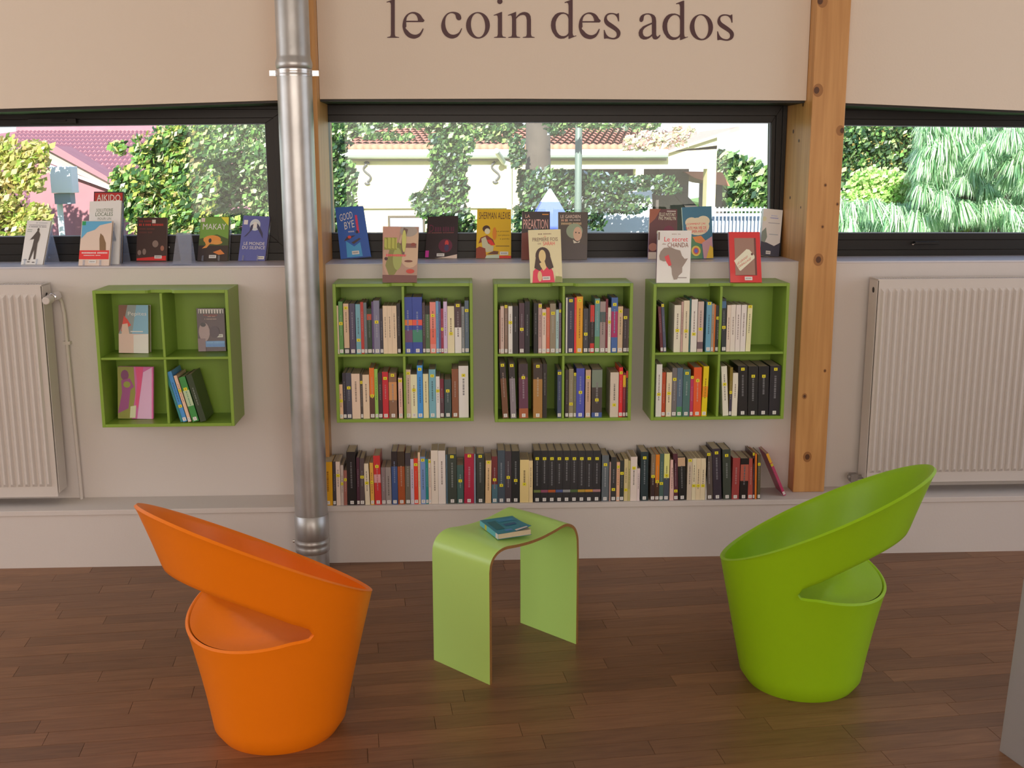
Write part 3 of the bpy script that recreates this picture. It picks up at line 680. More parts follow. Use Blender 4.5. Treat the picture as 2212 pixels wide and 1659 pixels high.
row = [(844, 930, 285, (38, 58, 128), 0, None, 1, ((.50, .60, (190, 100, 50)), (.2, .42, (90, 60, 90)))), (932, 1028, 285, (38, 58, 128), 0, None, 1, ((.50, .60, (200, 70, 60)), (.2, .42, (50, 110, 90)))), (1031, 1058, 340, (60, 46, 50)), (1060, 1103, 370, (60, 85, 55), 0, None, 1, ((.82, 1, (25, 22, 25)),)), (1105, 1163, 335, (190, 112, 102), 0, 470, 1, ((.18, .48, (205, 90, 75)),)),
 (1165, 1190, 325, (90, 130, 160)), (1191, 1212, 330, (70, 70, 110)), (1213, 1238, 400, (125, 35, 60), 0, 605), (1239, 1275, 330, (170, 150, 175), 0, None, 1), (1278, 1346, 375, (200, 178, 145), 0, 650, 0), (1350, 1415, 350, (62, 46, 52), 0, 370, 0, ((0, .52, (205, 195, 190)),)), (1418, 1446, 380, (112, 115, 115)), (1450, 1490, 320, (72, 88, 102), 0, 420)]
shelf_row(row, z1, 690, 580, c['zs'], SY, 838, .125, 'upper right cell of bookcase nearest pipe', 'books in the upper right cell of the bookcase by the pipe')
row = [(200, 240, 1155, (192, 152, 122), 0, 1320), (241, 275, 1040, (30, 28, 40)), (276, 328, 1040, (52, 54, 68), 0, 1190), (330, 412, 1048, (196, 166, 146), 0, None, 0), (415, 439, 1050, (62, 56, 50), 0, 1135), (440, 504, 1058, (192, 168, 142), 0, None, 0), (508, 556, 990, (200, 95, 30), 0, 1270, 1, ((0, .45, (70, 45, 35)),)), (558, 590, 1000, (120, 160, 70), 0, None, 1), (592, 632, 1040, (46, 30, 36)), (635, 693, 1030, (162, 32, 42), 0, 1095), (698, 776, 1040, (112, 82, 62), 0, 1065, 1, ((.4, .8, (170, 120, 75)),)), (792, 832, 1090, (190, 152, 140), 0, 1120)]
shelf_row(row, z1, 690, 580, c['z0'], SY, 1508, .125, 'lower left cell of bookcase nearest pipe', 'books in the lower left cell of the bookcase by the pipe')
row = [(866, 912, 1008, (172, 150, 132), -6, 1045), (915, 978, 1055, (200, 185, 150), 0, 1212), (980, 1034, 965, (50, 120, 180), 0, 1005), (1038, 1090, 1050, (200, 180, 140), 0, None, 0), (1096, 1162, 1005, (96, 142, 152), 0, 1070), (1165, 1202, 1075, (206, 192, 182), 0, 1220, 0), (1204, 1242, 1100, (70, 45, 52), 0, None, 1, ((.5, 1, (95, 22, 40)),)), (1248, 1314, 1105, (46, 62, 62), 0, 1220), (1322, 1386, 1000, (112, 66, 42), 0, None, 1), (1390, 1486, 970, (190, 186, 186), 0, 1065, 0)]
shelf_row(row, z1, 690, 580, c['z0'], SY, 1508, .125, 'lower right cell of bookcase nearest pipe', 'books in the lower right cell of the bookcase by the pipe')
c = CG['mid']
row = [(175, 190, 410, (112, 72, 62)), (191, 225, 375, (176, 152, 142)), (230, 262, 370, (112, 90, 76), 0, 380), (268, 309, 375, (215, 196, 176), 0, 540), (312, 366, 375, (22, 20, 25), 0, None, 0), (375, 428, 345, (62, 42, 52), 0, 607), (432, 480, 330, (16, 18, 26), 0, None, 0), (520, 560, 345, (20, 20, 24), 0, None, 0), (565, 600, 350, (152, 126, 120), 0, 375), (603, 642, 405, (186, 166, 152), 0, 455), (645, 679, 390, (172, 86, 62)), (682, 738, 350, (120, 110, 90), 0, 447), (740, 768, 410, (140, 165, 165)), (770, 792, 345, (80, 66, 82), 0, 425)]
shelf_row(row, z1, 1040, 580, c['zs'], SY, 835, .125, 'upper left cell of middle bookcase', 'books in the upper left cell of the middle bookcase')
row = [(838, 853, 290, (215, 200, 190), 0, None, 0), (854, 919, 290, (40, 40, 62), 0, 322), (922, 942, 290, (192, 40, 45), 0, None, 0), (943, 1005, 280, (212, 132, 25), 0, 320), (1012, 1060, 400, (52, 52, 56), 0, 655), (1064, 1078, 360, (30, 30, 32)), (1080, 1120, 365, (30, 20, 22), 0, None, 1, ((.65, 1, (165, 40, 35)), (0, .2, (165, 40, 35)))), (1125, 1173, 300, (82, 122, 118), 0, 335, 1, ((0, .3, (80, 120, 70)),)), (1176, 1230, 330, (132, 116, 112), 0, None, 1, ((.6, .8, (60, 75, 75)),)),
 (1232, 1254, 305, (102, 36, 46)), (1255, 1284, 390, (200, 182, 166), 0, 535, 0), (1288, 1350, 290, (52, 82, 132), 0, 360, 1, ((.28, .75, (140, 30, 80)),)), (1353, 1402, 378, (172, 146, 116), 0, 428), (1408, 1447, 400, (50, 40, 46), 0, 490), (1448, 1476, 400, (72, 56, 60))]
shelf_row(row, z1, 1040, 580, c['zs'], SY, 835, .125, 'upper right cell of middle bookcase', 'books in the upper right cell of the middle bookcase')
row = [(212, 270, 940, (98, 62, 42), -34, 965, 1, ((.72, 1, (40, 30, 32)),)), (292, 348, 940, (112, 102, 108), -20, 968, 1, ((.72, 1, (40, 34, 38)),)), (376, 466, 950, (82, 42, 62), -6, 1088, 1, ((.75, 1, (50, 36, 42)), (0, .18, (140, 75, 45)))), (515, 605, 950, (140, 100, 50), 0, 975, 1, ((.72, 1, (50, 38, 34)),)), (610, 650, 950, (30, 24, 24), 0, None, 0), (755, 794, 1010, (50, 60, 88), 0, 1045)]
shelf_row(row, z1, 1040, 580, c['z0'], SY, 1505, .14, 'lower left cell of middle bookcase', 'books in the lower left cell of the middle bookcase')
row = [(832, 865, 1010, (42, 32, 32)), (868, 912, 1000, (120, 110, 86), 0, 1350), (915, 940, 1040, (92, 90, 62), 0, 1055), (942, 1022, 995, (60, 66, 142), 0, 1235), (1033, 1084, 1010, (166, 136, 112), 0, 1085), (1095, 1197, 1000, (52, 44, 42), 0, 1310, 1, ((.62, .98, (100, 110, 95)), (0, .1, (50, 70, 120)))), (1278, 1360, 1035, (176, 162, 146), 0, 1360, 0), (1365, 1400, 985, (192, 30, 35), 0, 1040), (1403, 1430, 1040, (112, 26, 42), 0, None, 1, ((.68, .95, (200, 150, 30)),)), (1433, 1462, 1020, (46, 26, 30), 0, None, 1, ((.85, 1, (170, 50, 40)),))]
shelf_row(row, z1, 1040, 580, c['z0'], SY, 1492, .125, 'lower right cell of middle bookcase', 'books in the lower right cell of the middle bookcase')
c = CG['post']
row = [(215, 243, 380, (82, 30, 40), -24), (246, 274, 350, (62, 66, 86), -24, 370), (345, 409, 365, (196, 182, 162), 0, 620, 0), (413, 432, 330, (162, 132, 122), 0, None, 0), (435, 492, 320, (192, 176, 150), 0, 625, 0), (494, 508, 300, (40, 80, 78), 0, None, 0), (512, 572, 308, (202, 182, 172), 0, 655, 0), (578, 634, 330, (166, 146, 136), 0, 605, 0, ((.06, .2, (90, 70, 75)),)), (662, 713, 335, (86, 132, 152), 0, 350), (715, 738, 350, (142, 122, 102), 0, None, 1), (739, 753, 360, (172, 90, 30), 0, None, 0), (755, 800, 368, (36, 36, 40), 0, 495)]
shelf_row(row, z1, 1380, 580, c['zs'], SY, 824, .125, 'upper left cell of bookcase nearest post', 'books in the upper left cell of the bookcase by the post')
row = [(822, 866, 300, (36, 42, 46), 4, 588, 1, ((.82, .95, (60, 90, 120)),)), (868, 905, 365, (196, 172, 156), 14, None, 0), (907, 953, 362, (200, 178, 166), 14, None, 0), (956, 1003, 362, (198, 178, 170), 16, None, 0), (1006, 1057, 362, (202, 180, 172), 20, None, 0), (1062, 1108, 368, (188, 182, 142), 25, 382, 0)]
shelf_row(row, z1, 1380, 580, c['zs'], SY, 822, .125, 'upper right cell of bookcase nearest post', 'books in the upper right cell of the bookcase by the post')
row = [(165, 221, 955, (206, 192, 186), 0, 1255, 0), (223, 258, 1035, (152, 56, 26)), (266, 320, 1035, (192, 172, 142), 0, 1245), (323, 370, 990, (92, 86, 86), 0, 1105), (372, 426, 990, (70, 86, 102), 0, None, 1, ((0, .2, (60, 110, 70)),)), (431, 502, 1005, (60, 90, 86), 0, 1045), (504, 535, 1085, (152, 36, 72), 0, 1085), (539, 615, 985, (202, 72, 30), 12, 1118), (620, 672, 975, (215, 165, 12), 28, None, 1, ((.38, .6, (215, 120, 20)),))]
shelf_row(row, z1, 1380, 580, c['z0'], SY, 1490, .125, 'lower left cell of bookcase nearest post', 'books in the lower left cell of the bookcase by the post')
row = [(835, 890, 975, (192, 182, 166), -14, 1155, 0), (892, 919, 985, (108, 90, 28), 0, 1235, 1, ((0, .45, (50, 45, 60)),)), (922, 975, 1040, (200, 180, 162), 0, None, 0), (985, 1078, 970, (22, 19, 22), 4, 1005), (1084, 1180, 975, (22, 22, 24), 8, 1075), (1185, 1286, 975, (20, 20, 24), 10, 1075), (1292, 1400, 970, (30, 28, 34), 18, 1005)]
shelf_row(row, z1, 1380, 580, c['z0'], SY, 1480, .14, 'lower right cell of bookcase nearest post', 'books in the lower right cell of the bookcase by the post')

# the row on the low ledge
def sec(px): return 'on low ledge below bookcase nearest pipe' if px < 1044 else 'on low ledge below the middle bookcase' if px < 1384 else 'on low ledge below bookcase nearest post'
k6 = 6.144; LG = 'books along the low ledge'
L1 = [(118, 240, 420, (215, 135, 18), -12, None, 1), (244, 284, 415, (52, 46, 50), -8), (290, 345, 415, (186, 166, 152), -14, 600, 0), (348, 385, 460, (162, 146, 136), -8, 710, 0), (388, 430, 530, (132, 82, 72), -5, 655, 0), (438, 555, 285, (20, 18, 20)), (560, 600, 360, (62, 32, 46), -10), (604, 662, 370, (72, 62, 62), -10, 620), (672, 735, 440, (192, 176, 152), -25, 700, 0), (745, 792, 430, (190, 142, 62), -20, 690, 1), (800, 888, 335, (168, 42, 42), -26, 480, 1, ((.45, .62, (180, 130, 130)),)), (892, 946, 490, (112, 96, 96), -14), (950, 1022, 490, (126, 116, 112), -14), (1028, 1105, 280, (46, 66, 108), -16, None, 1, ((.72, 1, (30, 25, 28)),)), (1110, 1202, 280, (132, 62, 26), -16, None, 1, ((.72, 1, (45, 32, 20)),)), (1206, 1275, 300, (86, 82, 72), -8, None, 1, ((.75, 1, (50, 45, 50)),)),
 (1277, 1322, 380, (162, 152, 166)), (1324, 1376, 370, (182, 46, 26), 0, 455), (1379, 1408, 290, (200, 162, 132), 0, None, 0), (1411, 1475, 350, (96, 120, 160), 0, 395), (1477, 1511, 380, (22, 110, 110)), (1515, 1548, 380, (186, 166, 152), 0, 415), (1551, 1642, 265, (196, 176, 162), 0, None, 0), (1645, 1740, 268, (196, 178, 170), 0, None, 0), (1746, 1766, 320, (70, 90, 102), 0, None, 0), (1770, 1886, 315, (46, 52, 46), 0, 350), (1892, 1977, 460, (52, 76, 72), 0, 670), (1984, 2112, 310, (142, 26, 52), 3, 340), (2116, 2138, 310, (110, 120, 132), 0, None, 0)]
X2 = lambda x: x+340*k6   # second measuring crop starts 340 px further right
L2 = [(60, 162, 310, (42, 46, 42), 0, 345), (175, 250, 400, (186, 156, 116), 5, 425, 0), (262, 337, 345, (92, 32, 36), 0, 655, 1, ((0, .4, (60, 90, 100)),)), (341, 435, 265, (52, 62, 72), 0, 730), (438, 521, 275, (56, 46, 52), 0, 625), (525, 630, 275, (25, 25, 28), 0, 665), (633, 750, 390, (192, 166, 112), 3, 715, 0), (753, 803, 400, (192, 166, 122), 0, None, 0)]
ser = [(90, 100, 50), (120, 60, 80), (150, 70, 30), (60, 70, 110), (120, 120, 120), (60, 80, 40), (150, 120, 40), (170, 120, 40), (140, 100, 100)]
for i, (a, d) in enumerate(((815, 908), (910, 1005), (1007, 1104), (1106, 1200), (1202, 1300), (1302, 1398), (1400, 1496), (1498, 1596), (1598, 1700))): L2.append((a, d, 268, (27, 25, 29), 0, 375, 1, ((.19, .24, ser[i]),)))
L2 += [(1715, 1806, 330, (76, 82, 86), 0, 455), (1815, 1833, 420, (152, 122, 112), 0, None, 0), (1835, 1906, 355, (40, 38, 38), 0, 785), (1910, 1952, 420, (190, 142, 112), 0, 485), (1955, 2006, 400, (36, 40, 36), 0, 570), (2010, 2060, 380, (172, 156, 112), 0, 790, 0), (2062, 2092, 400, (152, 142, 92), 0, None, 0), (2095, 2180, 350, (186, 172, 162), 0, 500, 0)]
L3 = [(88, 130, 505, (182, 166, 162), 0, None, 0), (145, 242, 285, (32, 44, 48), 8, 365), (275, 330, 320, (112, 96, 76), 0, 612, 1, ((0, .5, (50, 35, 35)),)), (334, 385, 320, (190, 106, 26), 0, 680, 1, ((0, .38, (60, 40, 30)),)), (388, 441, 310, (62, 82, 76), 0, 705, 1), (445, 516, 310, (190, 190, 112), 0, 600, 1, ((0, .48, (60, 65, 75)),)), (528, 580, 390, (192, 152, 142), 0, None, 0), (584, 642, 310, (72, 36, 46), -5, 805), (650, 745, 350, (30, 28, 28), -10, None, 1, ((.78, .98, (170, 140, 110)),)), (755, 817, 375, (172, 156, 136), 0, 400, 0), (820, 870, 370, (196, 176, 146), 0, 735, 0), (872, 931, 370, (192, 170, 138), 0, 735, 0), (933, 996, 370, (192, 172, 142), 0, 735, 0), (1003, 1017, 300, (192, 186, 176), 0, None, 0), (1020, 1102, 295, (76, 66, 60), -10, 320), (1110, 1218, 245, (46, 38, 48), -12, 300), (1240, 1345, 255, (50, 56, 48), -6, 335), (1350, 1446, 365, (132, 52, 50), 0, None, 1), (1455, 1560, 370, (22, 16, 16), 0, None, 1, ((.45, .85, (150, 75, 60)),)), (1563, 1625, 370, (142, 62, 52), 0, None, 1), (1628, 1655, 300, (62, 32, 36), 6, 315), (1658, 1680, 310, (190, 100, 30), 10, None, 0), (1690, 1730, 320, (72, 66, 46), 12, 450)]
X3 = lambda x: x+680*k6
allL = [tuple(e) for e in L1]+[(X2(e[0]), X2(e[1]))+tuple(e[2:]) for e in L2]+[(X3(e[0]), X3(e[1]))+tuple(e[2:]) for e in L3]
# ledge books touch the ledge whose front runs along y=-.16
shelf_row(allL, k6, 680, 930, ZL+.0002, -.152, 980, .118, '', LG, sec)
# the last one leans on its neighbour
x0 = PY(1360+2050/k6, 930+890/k6, -.12).x; xt = PY(1360+1790/k6, 930+330/k6, -.12)
spine_book(x0-.002, x0+.008, ZL+.001, math.hypot(xt.x-x0, xt.z-ZL), -.12, .11, (152, 42, 78), xt.x-x0, .135, 'slim magenta book leaning alone at the right end of the low ledge', LG, True, ((.78, 1, (190, 140, 40)),))

# leaning books in the lower right cell of the left bookcase
c = CG['left']; k4 = 4.739
for (xb0, xb1, xt0, yt, col, lab, st, bd_) in ((962, 985, 846, 1030, (40, 110, 110), 'slim teal book leaning leftmost in lower right cell of left bookcase', None, ()), (988, 1030, 855, 1010, (60, 120, 170), 'light blue book leaning in lower right cell of left bookcase', .06, ()), (1040, 1072, 880, 1060, (190, 155, 130), 'slim cream book leaning beside the green one in left bookcase', .12, ()), (1085, 1150, 925, 1080, (50, 115, 55), 'green book with white lettering leaning in left bookcase', .125, ((.35, .7, (150, 165, 130)),)), (1165, 1225, 1015, 1050, (38, 50, 30), 'dark green book leaning rightmost in left bookcase', None, ())):
    a = PY(180+xb0/k4, 590+1550/k4, -.172); e = PY(180+xb1/k4, 590+1550/k4, -.172); t = PY(180+xt0/k4, 590+yt/k4, -.172)
    spine_book(a.x+.013, e.x+.013, c['z0']+.0015, math.hypot(t.x-a.x, t.z-c['z0']), -.172, .13, col, -.25*math.hypot(t.x-a.x, t.z-c['z0']), st, lab, 'books leaning in the left bookcase', st is not None, bd_)

# ------------------------------------------------------------------ face-out books and cases
def text_mesh(s):
    cu = bpy.data.curves.new('t', 'FONT'); cu.body = s; cu.resolution_u = 2
    ob = bpy.data.objects.new('t', cu); me = bpy.data.meshes.new_from_object(ob)
    vs = [tuple(v.co[:2]) for v in me.vertices]; fs = [tuple(p.vertices) for p in me.polygons]
    bpy.data.objects.remove(ob); bpy.data.meshes.remove(me); return vs, fs
def face_book(px4, base_z, label, cov, art, thick=.014, lean=.045, yr=(0, .2), group=None, cat='book', name='book', spinecol=None, pagecol=None, gain=True, yfix=None, barcode=None, stand=False):
    """px4 = TL,TR,BR,BL as measured; stands on base_z, leaning back"""
    TL, TR, BR, BL = px4
    yb = yfix if yfix is not None else (PZ(*BR, base_z).y+PZ(*BL, base_z).y)/2
    if yfix is None: yb = min(max(yb, yr[0]), yr[1])
    bl = PY(*BL, yb); br = PY(*BR, yb); tl = PY(*TL, yb+lean); tr = PY(*TR, yb+lean)
    dz = base_z+.0006-min(bl.z, br.z)
    for v in (bl, br): v.z += dz
    nrm = (br-bl).cross(tl-bl).normalized()
    if nrm.y > 0: nrm = -nrm
    O = (bl+br)/2; O.z = base_z
    root = thing(name, label, cat, O, group); A = app if gain else (lambda c: lin(c))
    def P(u, v, d=0): return ((bl*(1-u)+br*u)*(1-v)+(tl*(1-u)+tr*u)*v)-O+nrm*d
    def slab(b, u0, v0, u1, v1, d0, d1, col): b.hexa([P(u0, v0, d1), P(u1, v0, d1), P(u1, v1, d1), P(u0, v1, d1)], [P(u0, v0, d0), P(u1, v0, d0), P(u1, v1, d0), P(u0, v1, d0)], col)
    b = MB(); c = A(cov); sc = A(spinecol) if spinecol else c
    slab(b, 0, 0, 1, 1, -.0012, 0, c); slab(b, 0, 0, 1, 1, -thick, -thick+.0012, c); slab(b, 0, 0, .02, 1, -thick+.0012, -.0012, sc)
    b.build('cover', MT['print'], root)
    b = MB(); slab(b, .02, .006, .985, .992, -thick+.0012, -.0012, None); 
    pm_ = MT['pages']; b.build('pages', pm_, root)
    b = MB(); d = .0003; inc = .00012
    for a in art:
        k = a[0]; d += inc
        if k == 'r': _, u0, v0, u1, v1, col = a; b.add([P(u0, v0, d), P(u1, v0, d), P(u1, v1, d), P(u0, v1, d)], [(0, 1, 2, 3)], A(col))
        elif k == 'e':
            _, cu, cv, ru, rv_, col = a; n = 20; b.add([P(min(1, max(0, cu+ru*math.cos(t))), min(1, max(0, cv+rv_*math.sin(t))), d) for t in [2*math.pi*i/n for i in range(n)]], [tuple(range(n))], A(col))
        elif k == 'p': _, pts, col = a; b.add([P(u, v, d) for u, v in pts], [tuple(range(len(pts)))], A(col))
        elif k == 'm':      # a line of print too small to read
            _, u0, v0, u1, v1, col = a; rn = random.Random(int((u0*7+v0*13+u1*3)*1000)); u = u0
            while u < u1:
                l = rn.uniform(.018, .03)+(v1-v0)*.25; e_ = min(u+l, u1); j = (v1-v0)*rn.uniform(0, .18)
                b.add([P(u, v0+j, d), P(e_, v0, d), P(e_, v1-j, d), P(u, v1, d)], [(0, 1, 2, 3)], A(col)); u += l+.010+(v1-v0)*.10+(.03 if rn.random() < .12 else 0)
        elif k == 't':
            _, u0, v0, u1, v1, s, col = a[:7]; vs, fs = text_mesh(s)
            mx = min(v[0] for v in vs); Mx = max(v[0] for v in vs); my = min(v[1] for v in vs); My = max(v[1] for v in vs)
            rot = a[7] if len(a) > 7 else 0
            out = []
            for x, y in vs:
                s_, t_ = (x-mx)/(Mx-mx), (y-my)/(My-my)
                if rot == 90: u = u0+(1-t_)*(u1-u0); v = v0+s_*(v1-v0); u = u0+(1-t_)*(u1-u0)
                else: u = u0+s_*(u1-u0); v = v0+t_*(v1-v0)+(s_*rot if isinstance(rot, float) else 0)
                out.append(P(u, v, d+.0002))
            b.add(out, fs, A(col))
    if b.f: b.build('cover_print', MT['print'], root)
    if barcode:
        b = MB(); u, v = barcode; slab(b, u-.12, v-.035, u+.12, v+.035, .0015, .0019, A((205, 190, 180))); 
        for i in range(9): x = u-.09+i*.02; slab(b, x, v-.012, x+.009, v+.015, .0019, .0021, (.12, .11, .11))
        b.build('barcode_label', MT['sticker'], root)
    if stand:
        st = thing('display_stand', stand, 'display stand', O, 'clear acrylic display stands on the left sill')
        bb = MB(); t2 = thick+.002
        def Q(u, v, dd): return P(u, v, dd)
        bb.hexa([Q(-.02, 0, -t2), Q(1.04, 0, -t2), Q(1.04, .97, -t2), Q(-.02, .97, -t2)], [Q(-.02, 0, -t2-.003), Q(1.04, 0, -t2-.003), Q(1.04, .97, -t2-.003), Q(-.02, .97, -t2-.003)])
        bb.build('back_plate', MT['acrylic'], st)
        bb = MB(); a1 = Q(1.02, .80, -t2-.004); w = Q(.0, .8, -t2-.004); f1 = Vector((a1.x-.0, a1.y+.055, .0005)); f2 = Vector((w.x, w.y+.055, .0005))
        e = Vector((0, .003, 0)); bb.hexa([w, a1, f1, f2], [w+e, a1+e, f1+e, f2+e]); bb.build('rear_leg', MT['acrylic'], st)
        for u in (.18, .72):
            bb = MB(); bb.hexa([Q(u-.03, .0, .006), Q(u+.03, .0, .006), Q(u+.03, .12, .006), Q(u-.03, .12, .006)], [Q(u-.03, .0, .003), Q(u+.03, .0, .003), Q(u+.03, .12, .003), Q(u-.03, .12, .003)]); bb.build('front_lip', MT['acrylic'], st)
    return root
W_ = (225, 215, 205); K_ = (25, 22, 24); R_ = (185, 40, 40); SG = 'cases and books displayed on the left sill'; MG = 'books displayed on the middle sill'
# left sill
face_book([(59, 476), (110, 477), (92, 572), (45, 572)], ZSL, 'white case with standing man silhouette on left sill, leftmost', (200, 190, 190), [('m', .4, .94, .88, .955, (120, 120, 130)), ('m', .12, .885, .85, .905, (130, 125, 130)), ('m', .12, .845, .87, .865, (95, 90, 95)), ('m', .08, .78, .28, .80, (130, 140, 130)), ('m', .08, .74, .28, .76, (130, 140, 130)),
 ('e', .54, .79, .045, .04, (70, 62, 58)), ('p', [(.50, .76), (.57, .76), (.66, .68), (.64, .56), (.60, .48), (.62, .12), (.54, .12), (.5, .34), (.38, .10), (.31, .10), (.40, .42), (.42, .58), (.24, .56), (.20, .53), (.38, .66)], (70, 62, 58)), ('e', .33, .06, .07, .012, (90, 84, 84)), ('e', .55, .05, .07, .012, (90, 84, 84)), ('m', .08, .10, .25, .12, (120, 120, 125))], lean=.05, yr=(.02, .2), stand='clear acrylic stand holding the white case with the man silhouette', group=SG, cat='case', name='disc_case', spinecol=(210, 205, 215))
face_book([(203, 414), (267, 414), (262, 553), (198, 553)], ZSL, 'tall black case with red title band on left sill, behind the white one', (30, 25, 35), [('r', .03, .84, .97, .985, (150, 35, 30)), ('t', .1, .865, .9, .96, 'AIKIDO', (225, 190, 170))], lean=.06, yfix=.13, group=SG, cat='case', name='disc_case', thick=.012)
face_book([(194, 435), (262, 433), (256, 560), (187, 560)], ZSL, 'tall white case reading solutions locales, behind the beach cover', (205, 200, 185), [('t', .22, .83, .75, .88, 'SOLUTIONS', (90, 100, 80)), ('t', .2, .76, .75, .82, 'LOCALES', (60, 80, 55)), ('t', .28, .70, .7, .74, 'POUR UN', (120, 120, 110)), ('t', .2, .64, .75, .68, 'DESORDRE', (190, 110, 100))], lean=.05, yfix=.085, group=SG, cat='case', name='disc_case', thick=.012, stand='clear acrylic stand behind the tall white case')
face_book([(177, 477), (243, 477), (235, 570), (169, 570)], ZSL, 'case with sky, cliff and red band on left sill, front of its cluster', (185, 165, 150), [('p', [(.02, .99), (.98, .99), (.98, .96), (.6, .9), (.45, .8), (.2, .74), (.02, .6)], (80, 140, 170)), ('p', [(.66, .3), (.62, .6), (.64, .72), (.74, .66), (.84, .5), (.86, .3)], (110, 85, 60)), ('r', .02, .9, .14, .99, (40, 130, 80)), ('r', 0, .14, .97, .34, (205, 45, 45)), ('m', .08, .265, .92, .30, (240, 200, 190)), ('m', .15, .215, .7, .235, (240, 190, 180))], lean=.045, yfix=.03, barcode=(.45, .085), group=SG, cat='case', name='disc_case', stand='clear acrylic stand under the cliff-cover case')
face_book([(297, 470), (361, 470), (360, 565), (294, 565)], ZSL, 'dark brown case with dim red title on left sill', (52, 30, 26), [('m', .06, .89, .48, .94, (120, 35, 30)), ('m', .06, .81, .88, .86, (160, 42, 32)), ('m', .06, .72, .58, .76, (92, 42, 34)), ('m', .06, .64, .5, .68, (84, 40, 34)), ('e', .62, .4, .1, .08, (120, 100, 90)), ('e', .85, .3, .06, .06, (140, 90, 70)), ('e', .1, .2, .06, .06, (120, 100, 90)), ('e', .26, .22, .06, .07, (120, 100, 90)), ('r', .5, .87, .62, .95, (190, 175, 165)), ('p', [(.02, .02), (.98, .02), (.98, .13), (.02, .07)], (190, 30, 30))], lean=.04, barcode=(.72, .1), group=SG, cat='case', name='disc_case')
face_book([(434, 468), (496, 468), (491, 563), (426, 563)], ZSL, 'green and black case with orange animal and white title on left sill', (60, 75, 35), [('p', [(.0, .99), (.99, .99), (.99, .5), (.6, .6), (.02, .5)], (95, 130, 50)), ('p', [(.7, .99), (.97, .99), (.97, .8)], (190, 180, 50)), ('r', 0, 0, 1, .35, (45, 32, 28)), ('t', .1, .71, .9, .84, 'MAKAY', (235, 225, 225)), ('e', .45, .48, .3, .10, (200, 120, 50)), ('e', .6, .42, .2, .05, (205, 130, 60)), ('p', [(.15, .52), (.3, .55), (.4, .4), (.28, .3), (.12, .28), (.25, .36)], (200, 125, 55)), ('p', [(.5, .2), (.75, .26), (.9, .16), (.7, .14)], (190, 110, 50)), ('e', .38, .46, .05, .05, (40, 40, 45)), ('r', .03, .88, .16, .97, (190, 170, 160))], lean=.04, barcode=(.5, .1), group=SG, cat='case', name='disc_case', stand='clear acrylic stand with two front lips under the green case')
face_book([(526, 465), (583, 468), (572, 560), (514, 560)], ZSL, 'blue case with two dolphins on left sill, nearest the post', (75, 80, 135), [('e', .48, .8, .2, .13, (170, 175, 195)), ('e', .48, .8, .09, .07, (235, 230, 225)), ('p', [(.32, .78), (.42, .82), (.4, .7), (.2, .55), (.1, .52), (.3, .66)], (45, 45, 70)), ('p', [(.55, .84), (.62, .8), (.8, .62), (.82, .5), (.7, .62), (.56, .74)], (45, 45, 70)), ('t', .14, .35, .92, .42, 'LE MONDE', (220, 205, 215)), ('t', .1, .26, .95, .33, 'DU SILENCE', (225, 210, 215)), ('r', .05, .80, .2, .9, (190, 180, 175))], lean=.04, barcode=(.84, .07), group=SG, cat='case', name='disc_case', stand='clear acrylic stand holding the blue dolphin case')
# empty stand
st = thing('display_stand', 'empty clear acrylic stand between brown and green cases on left sill', 'display stand', (0, 0, 0), 'clear acrylic display stands on the left sill')
a = [PY(372, 563, .05), PY(413, 563, .05), PY(413, 503, .10), PY(381, 503, .10)]
for v in a[:2]: v.z = ZSL+.0005
O = (a[0]+a[1])/2; st.location = O; e = Vector((0, .003, 0))
b = MB(); q = [v-O for v in a]; b.hexa(q, [v+e for v in q]); b.build('front_plate', MT['acrylic'], st)
b = MB(); q2 = [q[3], q[2], Vector((q[2].x, q[2].y+.04, .0005)), Vector((q[3].x, q[3].y+.04, .0005))]; b.hexa([v+e*1.1 for v in q2], [v+e*2 for v in q2]); b.build('rear_leg', MT['acrylic'], st)
b = MB(); b.box(q[0].x, q[1].x, -.035, -.0005, 0, .003); b.build('foot', MT['acrylic'], st)
# middle sill
face_book([(724, 448), (784, 445), (801, 555), (736, 561)], ZSM, 'blue paperback titled good bye on middle sill, leftmost', (35, 78, 150), [('t', .12, .72, .58, .86, 'GOOD', (215, 210, 190), .05), ('t', .25, .56, .60, .70, 'BYE', (215, 210, 190), .04), ('m', .36, .50, .56, .53, (160, 160, 180)), ('r', .66, .48, .74, .83, (180, 45, 80)), ('p', [(.22, .02), (.74, .02), (.72, .3), (.5, .22), (.24, .34)], (60, 135, 205)), ('p', [(.18, .34), (.3, .42), (.6, .44), (.35, .36)], (60, 40, 50)), ('p', [(.42, .30), (.7, .38), (.76, .36), (.5, .27)], (60, 45, 50)), ('e', .38, .41, .06, .03, (200, 60, 50)), ('e', .66, .5, .05, .03, (40, 30, 50))], barcode=(.52, .10), group=MG, spinecol=(170, 40, 60), thick=.02)
face_book([(924, 468), (990, 466), (987, 558), (918, 557)], ZSM, 'black paperback with dark red title and glowing figure on middle sill', (32, 18, 24), [('t', .08, .63, .22, .80, 'D', (85, 20, 45)), ('m', .26, .63, .88, .75, (72, 22, 45)), ('m', .05, .595, .88, .615, (120, 62, 60)), ('e', .62, .3, .22, .16, (80, 20, 45)), ('e', .66, .36, .06, .07, (170, 50, 50)), ('e', .66, .25, .07, .08, (50, 45, 75)), ('r', 0, .02, .11, .18, (170, 40, 130)), ('p', [(.3, .0), (1, 0), (1, .1), (.6, .03)], (185, 165, 150))], barcode=(.48, .08), group=MG, spinecol=(215, 215, 215))
